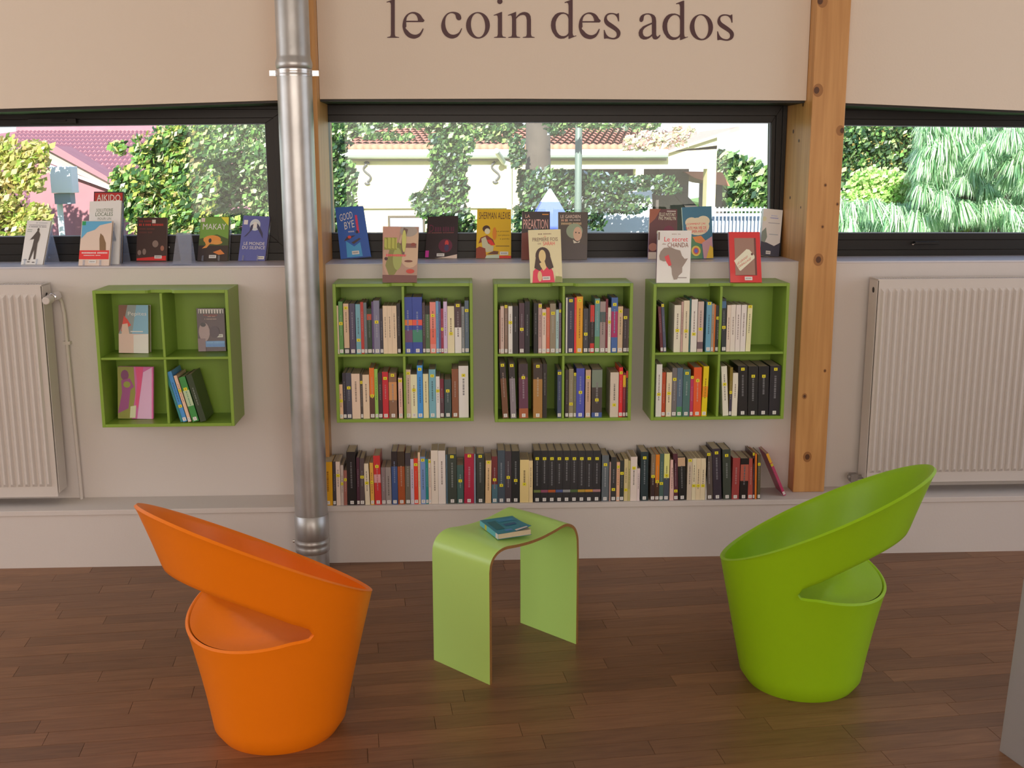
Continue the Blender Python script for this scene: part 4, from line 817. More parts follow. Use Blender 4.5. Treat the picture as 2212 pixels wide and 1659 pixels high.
face_book([(1031, 452), (1104, 452), (1104, 556), (1028, 556)], ZSM, 'yellow paperback with seated boy drawing on middle sill', (212, 150, 12), [('t', .06, .80, .97, .94, 'SHERMAN ALEXIE', (75, 45, 20)), ('t', .58, .53, .95, .565, 'Le premier', (90, 60, 20)), ('t', .62, .45, .95, .485, 'qui pleure', (90, 60, 20)), ('t', .68, .375, .95, .41, 'a perdu', (90, 60, 20)), ('r', .56, .24, .95, .255, (110, 75, 20)), ('e', .28, .60, .11, .07, (55, 30, 20)), ('e', .31, .55, .08, .06, (200, 180, 150)), ('p', [(.12, .42), (.3, .47), (.48, .38), (.54, .27), (.4, .28), (.2, .34), (.06, .3)], (110, 45, 25)), ('p', [(.14, .4), (.26, .44), (.34, .3), (.5, .24), (.48, .14), (.3, .12), (.18, .2)], (165, 160, 130)), ('p', [(.3, .37), (.42, .38), (.54, .27), (.42, .26)], (190, 35, 30)), ('e', .52, .5, .06, .13, (190, 110, 20)), ('p', [(0, 0), (.3, 0), (.26, .2), (.1, .24), (0, .2)], (120, 45, 25)), ('p', [(.26, 0), (.66, 0), (.66, .08), (.3, .06)], (160, 170, 150)), ('r', .66, .0, 1, .05, (185, 40, 30)), ('p', [(.3, .08), (.5, .15), (.64, .14), (.62, .08)], (90, 50, 30))], barcode=(.8, .10), group=MG, spinecol=(215, 190, 160))
face_book([(1128, 457), (1188, 457), (1188, 555), (1126, 555)], ZSM, 'black book with scratchy white title on middle sill, behind girl cover', (35, 22, 26), [('p', [(0, 0), (1, 0), (1, .5), (.5, .6), (0, .55)], (95, 40, 30)), ('t', .12, .87, .28, .94, 'LA', (200, 140, 120)), ('t', .05, .64, .93, .84, 'PREAKTION', (190, 140, 130)), ('e', .5, .6, .1, .06, (60, 70, 90)), ('r', .72, .93, .95, .95, (200, 120, 40))], group=MG, yfix=.12, spinecol=(190, 150, 150), lean=.03)
face_book([(1206, 458), (1270, 458), (1268, 555), (1206, 555)], ZSM, 'dark paperback with grey-haired portrait on middle sill', (62, 52, 46), [('t', .08, .87, .75, .94, 'LE GARDIEN', (200, 165, 150)), ('m', .1, .80, .32, .85, (170, 130, 105)), ('m', .38, .82, .78, .84, (180, 165, 155)), ('m', .1, .73, .78, .78, (160, 135, 100)), ('e', .55, .60, .28, .16, (120, 130, 105)), ('e', .66, .54, .15, .15, (175, 140, 115)), ('p', [(.5, .42), (.65, .36), (.75, .4), (.68, .3), (.55, .3)], (180, 170, 150)), ('p', [(.0, 0), (1, 0), (1, .28), (.75, .36), (.5, .34), (.1, .45), (0, .4)], (60, 50, 48)), ('e', .71, .56, .025, .015, (50, 40, 35)), ('e', .6, .57, .025, .015, (50, 40, 35))], group=MG, yfix=.12, spinecol=(150, 160, 165), lean=.03)
face_book([(1404, 451), (1463, 452), (1463, 556), (1400, 556)], ZSM, 'dark red-brown book on middle sill, behind the white africa cover', (80, 42, 45), [('p', [(0, 1), (.4, 1), (.2, .8), (0, .7)], (130, 70, 50)), ('t', .35, .86, .95, .93, "ELLE N'ETAIT", (220, 185, 160)), ('t', .33, .78, .95, .85, 'PAS MARILYN', (220, 185, 160)), ('r', .62, .95, .95, .965, (200, 180, 170)), ('e', .7, .55, .2, .12, (95, 25, 50)), ('r', 0, 0, .5, .14, (175, 160, 145)), ('e', .15, .24, .15, .08, (150, 100, 85))], group=MG, yfix=.12, spinecol=(190, 150, 160), lean=.03)
face_book([(1473, 448), (1537, 445), (1541, 554), (1480, 556)], ZSM, 'blue-green comic-style paperback with cream cloud on middle sill', (38, 92, 115), [('e', .5, .62, .40, .17, (220, 175, 145)), ('e', .3, .7, .22, .1, (220, 175, 145)), ('e', .7, .72, .22, .1, (220, 175, 145)), ('t', .12, .64, .76, .69, "COMMENT J'AI", (185, 30, 50)), ('t', .1, .565, .80, .62, 'RATE MA VIE DE', (185, 30, 50)), ('t', .2, .50, .80, .55, 'SUPER-HEROS', (185, 30, 50)), ('p', [(0, .42), (.3, .44), (.5, .34), (.62, .2), (.62, 0), (0, 0)], (60, 110, 70)), ('p', [(.3, .42), (.6, .44), (.75, .34), (.6, .28), (.4, .32)], (205, 110, 50)), ('p', [(.62, .3), (.98, .42), (1, 0), (.66, 0)], (165, 125, 130)), ('p', [(.75, 0), (.9, .25), (1, .2), (1, 0)], (200, 155, 50)), ('e', .4, .15, .16, .1, (205, 160, 60)), ('e', .4, .15, .1, .065, (170, 60, 60)), ('e', .4, .15, .06, .04, (70, 80, 160))], group=MG, yfix=.12, spinecol=(215, 215, 225), lean=.03)
face_book([(1650, 450), (1691, 454), (1682, 557), (1641, 553)], ZSM, 'white and black paperback on middle sill beside the pine post', (200, 200, 220), [('p', [(0, .3), (.3, .28), (.7, .22), (1, .3), (1, 0), (0, 0)], (45, 45, 60)), ('p', [(0, .5), (.2, .6), (.3, .4), (.2, .28), (0, .3)], (110, 120, 110)), ('t', .4, .59, .8, .68, 'BOYS', (235, 235, 240)), ('t', .42, .47, .8, .57, "DON'T", (235, 235, 240)), ('t', .36, .35, .8, .46, 'CRY', (235, 235, 240)), ('r', .3, .70, .9, .71, (120, 120, 130)), ('r', .38, .455, .86, .47, (140, 145, 150)), ('m', .42, .85, .74, .87, (150, 155, 185)), ('m', .38, .80, .80, .825, (125, 130, 170)), ('e', .08, .78, .1, .05, (190, 185, 150))], barcode=(.42, .07), group=MG, thick=.028, lean=.03)
# on top of the bookcases
TG = 'books displayed on top of the green bookcases'
face_book([(827, 489), (905, 490), (900, 604), (826, 603)], CG['pipe']['z1'], 'paperback with two pale faces standing on the bookcase nearest the pipe', (150, 120, 105), [('p', [(0, 1), (.5, 1), (.4, .6), (.2, .75), (0, .75)], (165, 125, 110)), ('e', .78, .62, .34, .36, (170, 145, 120)), ('e', .72, .92, .24, .1, (140, 130, 120)), ('r', .45, .62, .95, .70, (110, 75, 70)), ('e', .24, .40, .24, .30, (160, 130, 110)), ('p', [(.08, .3), (.2, .6), (.45, .72), (.6, .6), (.5, .3), (.35, .14), (.2, .1)], (110, 110, 60)), ('e', .42, .42, .13, .2, (135, 140, 80)), ('r', .04, .58, .40, .8, (120, 120, 50)), ('m', .05, .60, .40, .80, (150, 150, 70)), ('m', .10, .46, .66, .505, (205, 68, 80)), ('e', .86, .68, .07, .03, (120, 60, 50)), ('e', .1, .42, .05, .03, (60, 40, 40)), ('e', .74, .38, .12, .02, (100, 60, 50)), ('p', [(.58, .98), (.52, .7), (.56, .5), (.62, .5), (.62, .75), (.70, .95)], (95, 75, 70)), ('r', .0, 0, 1, .13, (100, 65, 60)), ('e', .8, .2, .12, .04, (165, 60, 50)), ('e', .6, .74, .06, .2, (165, 165, 90))], barcode=(.47, .07), yfix=-.165, lean=.05, group=TG, thick=.010)
face_book([(1141, 497), (1211, 495), (1215, 604), (1146, 606)], CG['mid']['z1'], 'cream paperback with long-haired girl in red standing on middle bookcase', (200, 178, 140), [('m', .30, .905, .7, .93, (130, 110, 88)), ('t', .48, .86, .54, .885, 'LA', (190, 90, 80)), ('t', .12, .78, .9, .85, 'PREMIERE FOIS', (100, 75, 70)), ('t', .28, .72, .38, .75, 'DE', (120, 90, 80)), ('t', .44, .70, .80, .77, 'SARAH', (190, 75, 75)), ('p', [(.06, 0), (.1, .22), (.3, .34), (.62, .32), (.72, .2), (.76, 0)], (195, 45, 70)), ('e', .42, .50, .23, .17, (55, 38, 35)), ('p', [(.14, .28), (.22, .55), (.62, .55), (.74, .28), (.6, .24), (.5, .32), (.3, .22)], (55, 38, 35)), ('e', .40, .50, .11, .12, (200, 165, 115)), ('p', [(.3, .36), (.46, .42), (.52, .28), (.42, .22), (.34, .3)], (200, 165, 115)), ('e', .30, .12, .07, .1, (190, 155, 110)), ('p', [(.76, 0), (.8, .12), (.99, .1), (.99, 0)], (120, 125, 70)), ('e', .84, .15, .05, .04, (210, 190, 140))], barcode=(.5, .08), yfix=-.165, lean=.04, group=TG, spinecol=(180, 185, 175))
face_book([(1421, 498), (1494, 498), (1490, 603), (1418, 603)], CG['post']['z1'], 'white paperback with grey africa shape standing on bookcase nearest post', (212, 195, 178), [('m', .42, .925, .68, .94, (130, 110, 100)), ('t', .2, .79, .9, .88, 'Le secret', (205, 40, 50)), ('t', .14, .73, .25, .76, 'de', (120, 90, 80)), ('t', .3, .68, .92, .77, 'CHANDA', (110, 60, 45)), ('p', [(.06, .52), (.1, .6), (.2, .67), (.4, .68), (.55, .64), (.68, .62), (.74, .52), (.82, .46), (.92, .47), (.84, .38), (.76, .30), (.76, .2), (.66, .14), (.62, .07), (.52, .06), (.46, .16), (.44, .28), (.36, .36), (.34, .42), (.2, .41), (.08, .44)], (120, 105, 95)), ('p', [(.22, .5), (.34, .54), (.38, .46), (.44, .34), (.36, .32), (.28, .4)], (180, 50, 55)), ('r', .64, .09, .9, .11, (130, 120, 115)), ('r', .02, .82, .06, .97, (90, 70, 60))], yfix=-.165, lean=.03, group=TG, spinecol=(95, 70, 85), thick=.02)
face_book([(1574, 501), (1641, 501), (1646, 604), (1578, 604)], CG['post']['z1'], 'red paperback with brown panel and luggage tag standing on rightmost bookcase', (175, 28, 30), [('r', .17, .14, .86, .88, (85, 40, 35)), ('r', .17, .15, .80, .88, (128, 96, 82)), ('p', [(.14, .43), (.55, .66), (.64, .65), (.80, .53), (.80, .48), (.34, .23), (.30, .24)], (195, 185, 160)), ('t', .24, .345, .58, .39, 'LE GRAND', (165, 60, 50), .15), ('t', .28, .285, .68, .33, 'DEBALLAGE', (165, 60, 50), .17), ('e', .72, .56, .035, .025, (80, 40, 35))], barcode=(.58, .08), yfix=-.165, lean=.03, group=TG, spinecol=(100, 95, 120))
# inside the left bookcase
IG = 'books standing face out in the left bookcase'; c = CG['left']
face_book([(256, 659), (320, 659), (321, 765), (257, 764)], c['zs'], 'thick pale paperback with red-haired figure in upper left cell of left bookcase', (180, 165, 165), [('r', 0, .4, 1, 1, (120, 130, 130)), ('p', [(.45, .4), (.6, 1), (1, 1), (1, .4)], (110, 150, 170)), ('p', [(0, .4), (0, 1), (.3, 1), (.2, .7)], (110, 70, 55)), ('p', [(.08, .45), (.18, .78), (.3, .7), (.42, .58), (.2, .5)], (200, 60, 50)), ('p', [(.08, .25), (.12, .6), (.3, .62), (.36, .4), (.38, .2)], (195, 160, 145)), ('r', 0, 0, 1, .4, (188, 162, 150)), ('p', [(.5, 0), (.5, .38), (1, .4), (1, 0)], (205, 190, 195)), ('t', .32, .76, .94, .86, 'Pepites', (225, 220, 215)), ('r', .4, .44, .82, .46, (210, 205, 205))], yfix=-.10, lean=.02, group=IG, thick=.035)
face_book([(424, 666), (484, 666), (488, 758), (429, 759)], c['zs'], 'spiral-look dark paperback with blue title in upper right cell of left bookcase', (70, 55, 60), [('r', .06, .88, .96, .98, (190, 180, 175))]+[('p', [(.08+i*.1, .88), (.13+i*.1, .88), (.12+i*.1, .97), (.09+i*.1, .97)], (60, 60, 55)) for i in range(9)]+[('m', .25, .82, .75, .86, (120, 55, 45)), ('m', .40, .80, .68, .82, (160, 120, 105)), ('m', .28, .735, .72, .765, (140, 120, 112)), ('e', .25, .45, .2, .22, (140, 120, 120)), ('e', .22, .62, .1, .05, (40, 35, 40)), ('e', .62, .45, .18, .14, (60, 45, 55)), ('r', .28, .1, .98, .24, (80, 120, 165)), ('m', .32, .185, .96, .225, (100, 140, 180)), ('m', .32, .115, .97, .155, (70, 110, 165)), ('r', 0, 0, .28, .3, (110, 90, 95))], barcode=(.8, .36), yfix=-.07, lean=.02, group=IG, spinecol=(170, 150, 60))
face_book([(254, 792), (331, 793), (331, 907), (255, 906)], c['z0'], 'pink, lilac and lime painted paperback in lower left cell of left bookcase', (175, 90, 140), [('p', [(.0, 0), (0, 1), (.45, 1), (.5, .5), (.4, 0)], (125, 125, 60)), ('e', .2, .84, .11, .1, (110, 60, 95)), ('p', [(.1, .74), (.34, .78), (.46, .62), (.36, .56), (.3, .2), (.0, .1), (.12, .5)], (135, 70, 115)), ('e', .26, .66, .1, .06, (130, 135, 60)), ('p', [(.5, 1), (.72, 1), (.66, .6), (.56, .2), (.5, .3), (.55, .7)], (205, 70, 110)), ('p', [(.72, .9), (.98, 1), (.98, 0), (.55, 0), (.62, .4)], (190, 150, 200)), ('p', [(.68, .5), (.9, .7), (.95, .3), (.75, .2)], (215, 150, 180)), ('p', [(.34, .02), (.36, .24), (.52, .26), (.5, .02)], (180, 190, 150)), ('r', .96, 0, 1, 1, (190, 90, 140))], yfix=-.11, lean=.01, group=IG, thick=.012)

# book lying on the side table
zt_ = .412
pB = [PZ(1037, 1122, zt_+.018), PZ(1118, 1096, zt_+.018), PZ(1160, 1136, zt_+.020), PZ(1076, 1152, zt_+.018)]  # back-left, back-right, front-right, front-left
pB[1] = pB[0]+(pB[1]-pB[0]).normalized()*.118; 
ax = (pB[1]-pB[0]).normalized(); ay = Vector((pB[3].x-pB[0].x, pB[3].y-pB[0].y, 0)); LB = ay.length; ay.normalize(); ax = Vector((-ay.y, ax.x*0+ay.x, 0)); ax = ax if ax.x > 0 else -ax
Wb = .108; Ob = Vector((pB[0].x, pB[0].y, .4105)); LB = min(LB, .178)
bk = thing('book', 'turquoise paperback with curling cover lying on the green side table', 'book', Ob)
def QB(u, v, z): return ax*(u*Wb)+ay*(v*LB)+Vector((0, 0, z))
b = MB(); tq = lin((40, 130, 150)); tq2 = lin((100, 185, 205))
b.hexa([QB(0, 0, 0), QB(1, 0, 0), QB(1, 1, 0), QB(0, 1, 0)], [QB(0, 0, .0008), QB(1, 0, .0008), QB(1, 1, .0008), QB(0, 1, .0008)], tq)
b.hexa([QB(-.006, 0, 0), QB(0, 0, 0), QB(0, 1, 0), QB(-.006, 1, 0)], [QB(-.006, 0, .0165), QB(0, 0, .0165), QB(0, 1, .0165), QB(-.006, 1, .0165)], tq2)
vs = []; NU = 8
def curl(u, v): return .0168+.011*max(0, u-.25)**2*(v**2)*1.9
for i in range(NU+1):
    for j in range(NU+1): u, v = i/NU, j/NU; vs.append(QB(u, v, curl(u, v)))
for i in range(NU+1):
    for j in range(NU+1): u, v = i/NU, j/NU; vs.append(QB(u, v, curl(u, v)-.0005))
n1 = (NU+1)**2
b.add(vs, [(i*(NU+1)+j, (i+1)*(NU+1)+j, (i+1)*(NU+1)+j+1, i*(NU+1)+j+1) for i in range(NU) for j in range(NU)]+[(n1+i*(NU+1)+j, n1+i*(NU+1)+j+1, n1+(i+1)*(NU+1)+j+1, n1+(i+1)*(NU+1)+j) for i in range(NU) for j in range(NU)], tq)
b.build('cover', MT['print'], bk)
b = MB(); b.hexa([QB(0, .01, .0008), QB(.985, .01, .0008), QB(.985, .985, .0008), QB(0, .985, .0008)], [QB(0, .01, .016), QB(.985, .01, .016), QB(.985, .985, .016), QB(0, .985, .016)]); b.build('pages', MT['pages'], bk)
b = MB(); 
def on(u0, v0, u1, v1, c_): b.add([QB(u, v, curl(u, v)+.0006) for u, v in ((u0, v0), (u1, v0), (u1, v1), (u0, v1))], [(0, 1, 2, 3)], lin(c_))
on(.1, .2, .35, .75, (25, 100, 110)); on(.4, .12, .9, .3, (45, 135, 175)); on(.45, .45, .8, .6, (30, 90, 130)); on(.3, .8, .5, .9, (70, 130, 190)); on(.55, .90, .9, .985, (215, 200, 195))
b.build('cover_print', MT['print'], bk)
b = MB(); b.hexa([QB(-.009, .28, .001), QB(-.006, .28, .001), QB(-.006, .38, .001), QB(-.009, .38, .001)], [QB(-.009, .28, .016), QB(-.006, .28, .016), QB(-.006, .38, .016), QB(-.009, .38, .016)], lin((200, 190, 60))); b.build('yellow_sticker', MT['sticker'], bk)
b = MB(); b.hexa([QB(-.009, .88, .001), QB(-.006, .88, .001), QB(-.006, .99, .001), QB(-.009, .99, .001)], [QB(-.009, .88, .016), QB(-.006, .88, .016), QB(-.006, .99, .016), QB(-.009, .99, .016)], lin((225, 215, 215))); b.build('shelf_label', MT['sticker'], bk)

# frosted acrylic panel entering at the right edge
f0 = PZ(2158, 1622, 0); f1 = Vector((f0.x+.20, f0.y-.80, 0)); d = (f1-f0).normalized(); nn = Vector((-d.y, d.x, 0))*.006; up = Vector((.05, .0, 1.1))
fp = thing('frosted_panel', 'frosted acrylic panel standing at the right edge of the room', 'panel', f0)
b = MB(); q = [Vector((0, 0, .0)), f1-f0, f1-f0+up, up]; b.hexa(q, [v+nn for v in q]); b.build('sheet', MT['frosted'], fp, bevel=.002)
b = MB(); b.tube(d*.10+Vector((0, 0, .07))-nn*.8, d*.10+Vector((0, 0, .07))+nn*1.8, .007, n=14); b.build('fixing', MT['chrome'], fp)

# ------------------------------------------------------------------ outside
GZ = -2.2
b = MB(); b.box(-40, 40, .5, 80, GZ-.2, GZ); o = struct(b.build('floor_outside', MT['grass']))
def P(px, py, y): p = PY(px, py, y); return p
def quadpx(b, pts, y, y2): q = [P(a, c_, y) for a, c_ in pts]; b.prism([(v.x, v.z) for v in q], y, y2)
# ochre house
HY = 14.0
h = thing('house', 'ochre rendered house with clay tile roof seen through middle window', 'house', (P(1100, 400, HY).x, HY, GZ))
off = -Vector(h.location)
def hb(b, name, m, par=h):
    o = b.build(name, m, par)
    o.location = off if par is h else (0, 0, 0); return o
def gz(px, y): return (P(px, 400, y).x, GZ)
b = MB()
pts = [(760, 325), (931, 331), (1130, 337), (1330, 339), (1441, 328), (1549, 314)]
top = [P(a, c_, HY) for a, c_ in pts]; xr_ = top[-1].x
# wall with porch openings: left block down to the ground, lintel band, pillars
xL = top[0].x; xo1 = P(1122, 400, HY).x; xo2 = P(1373, 400, HY).x; xo3 = P(1390, 400, HY).x; xo4 = P(1527, 400, HY).x; zo = P(1300, 365, HY).z
b.prism([(xL, GZ), (xo1, GZ), (xo1, top[2].z), (top[1].x, top[1].z), (xL, top[0].z)][::-1], HY, HY+.3)
b.prism([(xo1, zo), (xr_, zo), (xr_, top[5].z), (top[4].x, top[4].z), (top[3].x, top[3].z), (xo1, top[2].z)][::-1], HY, HY+.3)
b.box(xo2, xo3, HY, HY+.3, GZ, zo); b.box(xo4, xr_, HY, HY+.3, GZ, zo)
hb(b, 'wall', MT['yellow'])
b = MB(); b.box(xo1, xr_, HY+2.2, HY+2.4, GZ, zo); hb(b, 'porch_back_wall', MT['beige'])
b = MB(); q = [P(1440, 400, HY+1.2), P(1462, 400, HY+1.2), P(1530, 470, HY+1.2), P(1500, 470, HY+1.2)]; b.prism([(v.x, v.z) for v in q], HY+1.2, HY+1.3)
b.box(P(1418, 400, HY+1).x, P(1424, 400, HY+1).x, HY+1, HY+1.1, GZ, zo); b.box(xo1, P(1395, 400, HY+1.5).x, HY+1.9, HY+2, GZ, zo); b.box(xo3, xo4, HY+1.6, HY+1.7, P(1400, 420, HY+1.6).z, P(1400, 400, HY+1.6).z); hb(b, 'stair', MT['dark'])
# roof: tile rows as real rolls
rl = [P(721, 316, HY-.6), P(1130, 322, HY-.6)]
ev0 = P(721, 318, HY-.1); ev1 = P(1441, 312, HY-.1); zev = P(1100, 325, HY-.5).z
rt = (P(830, 286, HY+3.2), P(1445, 288, HY+3.2)); zr = rt[0].z
rf = MB(); rf.add([(ev0.x, HY-.1, zev), (ev1.x, HY-.1, zev), (rt[1].x, HY+3.2, zr), (rt[0].x, HY+3.2, zr)], [(0, 1, 2, 3)])
rf.add([(ev0.x, HY-.1, zev-.06), (ev1.x, HY-.1, zev-.06), (rt[1].x, HY+3.2, zr-.06), (rt[0].x, HY+3.2, zr-.06)], [(0, 3, 2, 1)])
roof = hb(rf, 'roof', MT['tile'])
cols = 46; tl_ = MB(); tl_.tube((0, 0, 0), (0, .40, 0), .075, .068, n=8)
L0 = (ev1.x-ev0.x); slope = math.atan2(zr-zev, 3.7)
tm = None
for i in range(cols):
    f = (i+.5)/cols
    bx_ = ev0.x+L0*f; tx = rt[0].x+(rt[1].x-rt[0].x)*f
    v0 = Vector((bx_, HY-.12, zev+.02)); v1 = Vector((tx, HY+3.2, zr+.02)); b = MB()
    N_ = 8
    for k in range(N_):
        a = v0+(v1-v0)*(k/N_); c_ = v0+(v1-v0)*((k+1.06)/N_); b.tube(a+Vector((0, 0, .018)), c_, .072, .060, n=8, caps=(k == 0))
    o = b.build('tile_row', MT['tile'], roof, True)
b = MB(); b.tube((ev0.x-.05, HY-.17, zev-.05), (ev1.x, HY-.17, zev-.05), .075, n=12); hb(b, 'gutter', MT['gutter'])
b = MB(); b.box(ev0.x, ev1.x, HY-.1, HY, zev-.16, zev-.10); hb(b, 'soffit', MT['soffit'])
b = MB(); q = [P(1441, 326, HY-.1), P(1441, 332, HY-.1), P(1598, 281, HY-.1), P(1598, 273, HY-.1)]; b.prism([(v.x, v.z) for v in q], HY-.1, HY+3); hb(b, 'verge_board', MT['soffit'])
b = MB(); q = [P(1441, 328, HY), P(1549, 322, HY), P(1549, 296, HY)]; b.prism([(v.x, v.z) for v in q], HY, HY+.3); hb(b, 'gable', MT['yellow'])
# wall anchors, downpipe, string course, window
for (ax_, ay0, ay1) in ((792, 350, 398), (1070, 344, 395)):
    a = P(ax_, ay0, HY-.03); c_ = P(ax_, ay1, HY-.03); hgt = a.z-c_.z; pts = []
    for k in range(25):
        t = k/24; pts.append(Vector((a.x+hgt*.16*math.sin(t*2*math.pi)*(1)+(hgt*.0), HY-.03, c_.z+hgt*(.1+.8*t))))
    cap = [Vector((a.x-hgt*(.0)+hgt*.10*math.cos(u), HY-.03, c_.z+hgt*.92+hgt*.07*math.sin(u))) for u in [math.pi*.9*i/6 for i in range(7)]]
    cup = [Vector((a.x+hgt*.10*math.cos(u), HY-.03, c_.z+hgt*.08+hgt*.07*math.sin(u))) for u in [math.pi+math.pi*.9*i/6 for i in range(7)]]
    b = MB(); b.path([Vector((a.x+hgt*.13*math.sin((.5-q.z/1)*0), q.y, q.z)) if 0 else q for q in pts], .018, 8); b.path(cap, .018, 8); b.path(cup, .018, 8); hb(b, 'wall_anchor', MT['iron'])
b = MB(); d0 = P(1072, 326, HY-.5); d1 = P(1088, 350, HY-.1); d2 = P(1100, 356, HY-.08); b.path([d0, d1, d2, Vector((d2.x, HY-.08, GZ))], .045, 10); hb(b, 'house_downpipe', MT['gutter'])
b = MB(); za = P(850, 446, HY).z; b.box(xL, xo1, HY-.06, HY, za-.03, za+.03); hb(b, 'string_course', MT['soffit'])
b = MB(); a = P(838, 466, HY); c_ = P(918, 520, HY); b.box(a.x, c_.x, HY-.04, HY, c_.z, a.z); fr = hb(b, 'window_frame', MT['beige'])
b = MB(); a = P(843, 471, HY); c_ = P(914, 516, HY); b.box(a.x, c_.x, HY-.05, HY-.041, c_.z, a.z); b.build('pane', MT['grey'], fr)
# small timber-clad lean-to roof piece right of the house and fence
b = MB(); q = [P(1479, 371, 16), P(1560, 372, 16), P(1577, 402, 16), P(1545, 398, 16), P(1500, 384, 16)]; b.prism([(v.x, v.z) for v in q], 16, 18)
t = thing('carport', 'red-brown curved carport roof right of the ochre house', 'carport'); b.build('roof', MT['tile'], t)
b = MB(); b.box(P(1548, 400, 16).x, P(1572, 400, 16).x, 16.4, 17.5, GZ, P(1560, 398, 16.4).z); b.build('wall', MT['dark'], t)
fz0, fz1 = P(1600, 530, 11).z, P(1600, 447, 11).z
t = thing('metal_fence', 'white and grey metal bar fence beyond the middle window', 'fence', (0, 0, 0))
xx = P(1528, 470, 11).x; xe = P(1720, 470, 11).x; first = None
b = MB(); b.box(xx, xe, 11.03, 11.07, fz1-.06, fz1-.02); b.box(xx, xe, 11.03, 11.07, fz0, fz0+.05); b.build('rail', MT['grey'], t)
b = MB(); b.box(xx, xe, 11.3, 11.32, GZ, fz1-.10); b.build('shade_sheet', MT['grey'], t)  # added sheet, its grey stands for the shaded area behind the bars
k = 0
while xx < xe:
    if first is None: b = MB(); b.box(0, .013, 0, .013, 0, fz1-GZ); first = b.build('bar', MT['white'], t); o = first
    else: o = bpy.data.objects.new('bar', first.data); COL.objects.link(o); o.parent = t
    o.location = (xx, 11, GZ); xx += .052; k += 1
b = MB(); q = [P(1228, 425, 9.5), P(1408, 412, 9.5), P(1412, 530, 9.5), P(1215, 530, 9.5)]; b.prism([(v.x, v.z) for v in q], 9.5, 9.8)
tag(b.build('garden_wall', MT['pale']), 'pale grey wall behind the leafy branches in the middle window', 'wall')
b = MB(); q = [P(1580, 448, 19), P(1690, 430, 19), P(1700, 520, 19), P(1580, 520, 19)]; b.prism([(v.x, v.z) for v in q], 19, 24); tag(b.build('grass_bank', MT['grass']), 'green grass bank behind the metal fence', 'bank')
t = thing('picnic_shelter', 'small cream flat-roofed shelter behind the fence', 'shelter'); b = MB(); q = [P(1575, 414, 18), P(1668, 414, 18), P(1668, 420, 18), P(1575, 420, 18)]; b.prism([(v.x, v.z) for v in q], 18, 19); q = [P(1590, 420, 18), P(1645, 420, 18), P(1640, 432, 18), P(1600, 426, 18)]; b.prism([(v.x, v.z) for v in q], 18, 18.8); b.build('roof', MT['yellow'], t)
b = MB(); 
for px in (1604, 1611): x = P(px, 425, 18).x; b.box(x-.03, x+.03, 18.2, 18.3, GZ, P(px, 425, 18).z)
b.build('leg', MT['yellow'], t)
# blue and white pyramid canopy just outside
t = thing('pyramid_canopy', 'blue pyramid-shaped canopy with white peak outside middle window', 'canopy')
ap = P(1192, 409, 5); w1_ = P(1174, 437, 5); w2_ = P(1212, 437, 5); e1 = P(1138, 492, 5); e2 = P(1248, 492, 5)
def pyr(b, z0, r0, z1_, r1, cx, cy, n=4):
    vs = []
    for z, r in ((z0, r0), (z1_, r1)):
        for i in range(n): a = math.pi/4+2*math.pi*i/n; vs.append((cx+r*1.414*math.cos(a), cy+r*1.414*math.sin(a), z))
    b.add(vs, [(i, (i+1) % n, (i+1) % n+n, i+n) for i in range(n)]+[tuple(range(n-1, -1, -1)), tuple(range(n, 2*n))])
b = MB(); pyr(b, w1_.z, (w2_.x-w1_.x)/2, ap.z, .008, ap.x, 5.2); b.build('peak', MT['white'], t)
b = MB(); pyr(b, e1.z-.2, (e2.x-e1.x)/2+.09, w1_.z, (w2_.x-w1_.x)/2, ap.x, 5.2); b.build('canopy', MT['blue'], t)
b = MB(); b.tube((ap.x, 5.2, GZ), (ap.x, 5.2, e1.z-.19), .04, n=10); b.build('pole', MT['grey'], t)
# lamp post
b = MB(); a = P(1249, 400, 8); b.tube((a.x, 8, GZ), (a.x, 8, 4.5), .045, .035, n=12); tag(b.build('lamp_post', MT['pole'], smooth=True), 'slim grey-green pole crossing the tiled roof in middle window', 'pole')

# pink roof on the left
RY = 11.0
t = thing('house', 'pink-red tiled roof house seen through the left window', 'house', (0, 0, 0))
q = [P(-300, 560, 9), P(420, 560, 9), P(420, 286, 16), P(-300, 286, 16)]
b = MB(); 
vs = [P(-300, 520, 9), P(560, 520, 9), P(560, 283, 16), P(40, 283, 16), P(-300, 330, 14)]
b.add([vs[0], vs[1], vs[2], vs[3], vs[4]], [(0, 1, 2, 3, 4)]); rfp = b.build('roof', MT['tilepink'], t)
# tile courses: raised scalloped rows
A0, A1_, B1_, B0 = vs[0], vs[1], vs[2], vs[3]; nr = 22
for k in range(nr):
    f = k/nr; a = A0+(B0-A0)*f; c_ = A1_+(B1_-A1_)*f; b = MB(); m_ = 60; up_ = (B0-A0)/nr
    for i in range(m_):
        p0 = a+(c_-a)*(i/m_); p1 = a+(c_-a)*((i+1)/m_); pm_ = (p0+p1)/2+Vector((0, 0, .045))
        if p0.z < B0.z: b.add([p0+Vector((0, 0, .01)), pm_, p1+Vector((0, 0, .01)), p1+up_*1.02+Vector((0, 0, .004)), (p0+p1)/2+up_*1.02+Vector((0, 0, .03)), p0+up_*1.02+Vector((0, 0, .004))], [(0, 1, 4, 5), (1, 2, 3, 4), (0, 2, 1)])
    if b.f: b.build('tile_row', MT['tilepink'], rfp)
b = MB(); b.tube(P(40, 285, 16), P(560, 285, 16), .12, n=10); b.build('ridge', MT['tilepink'], rfp)
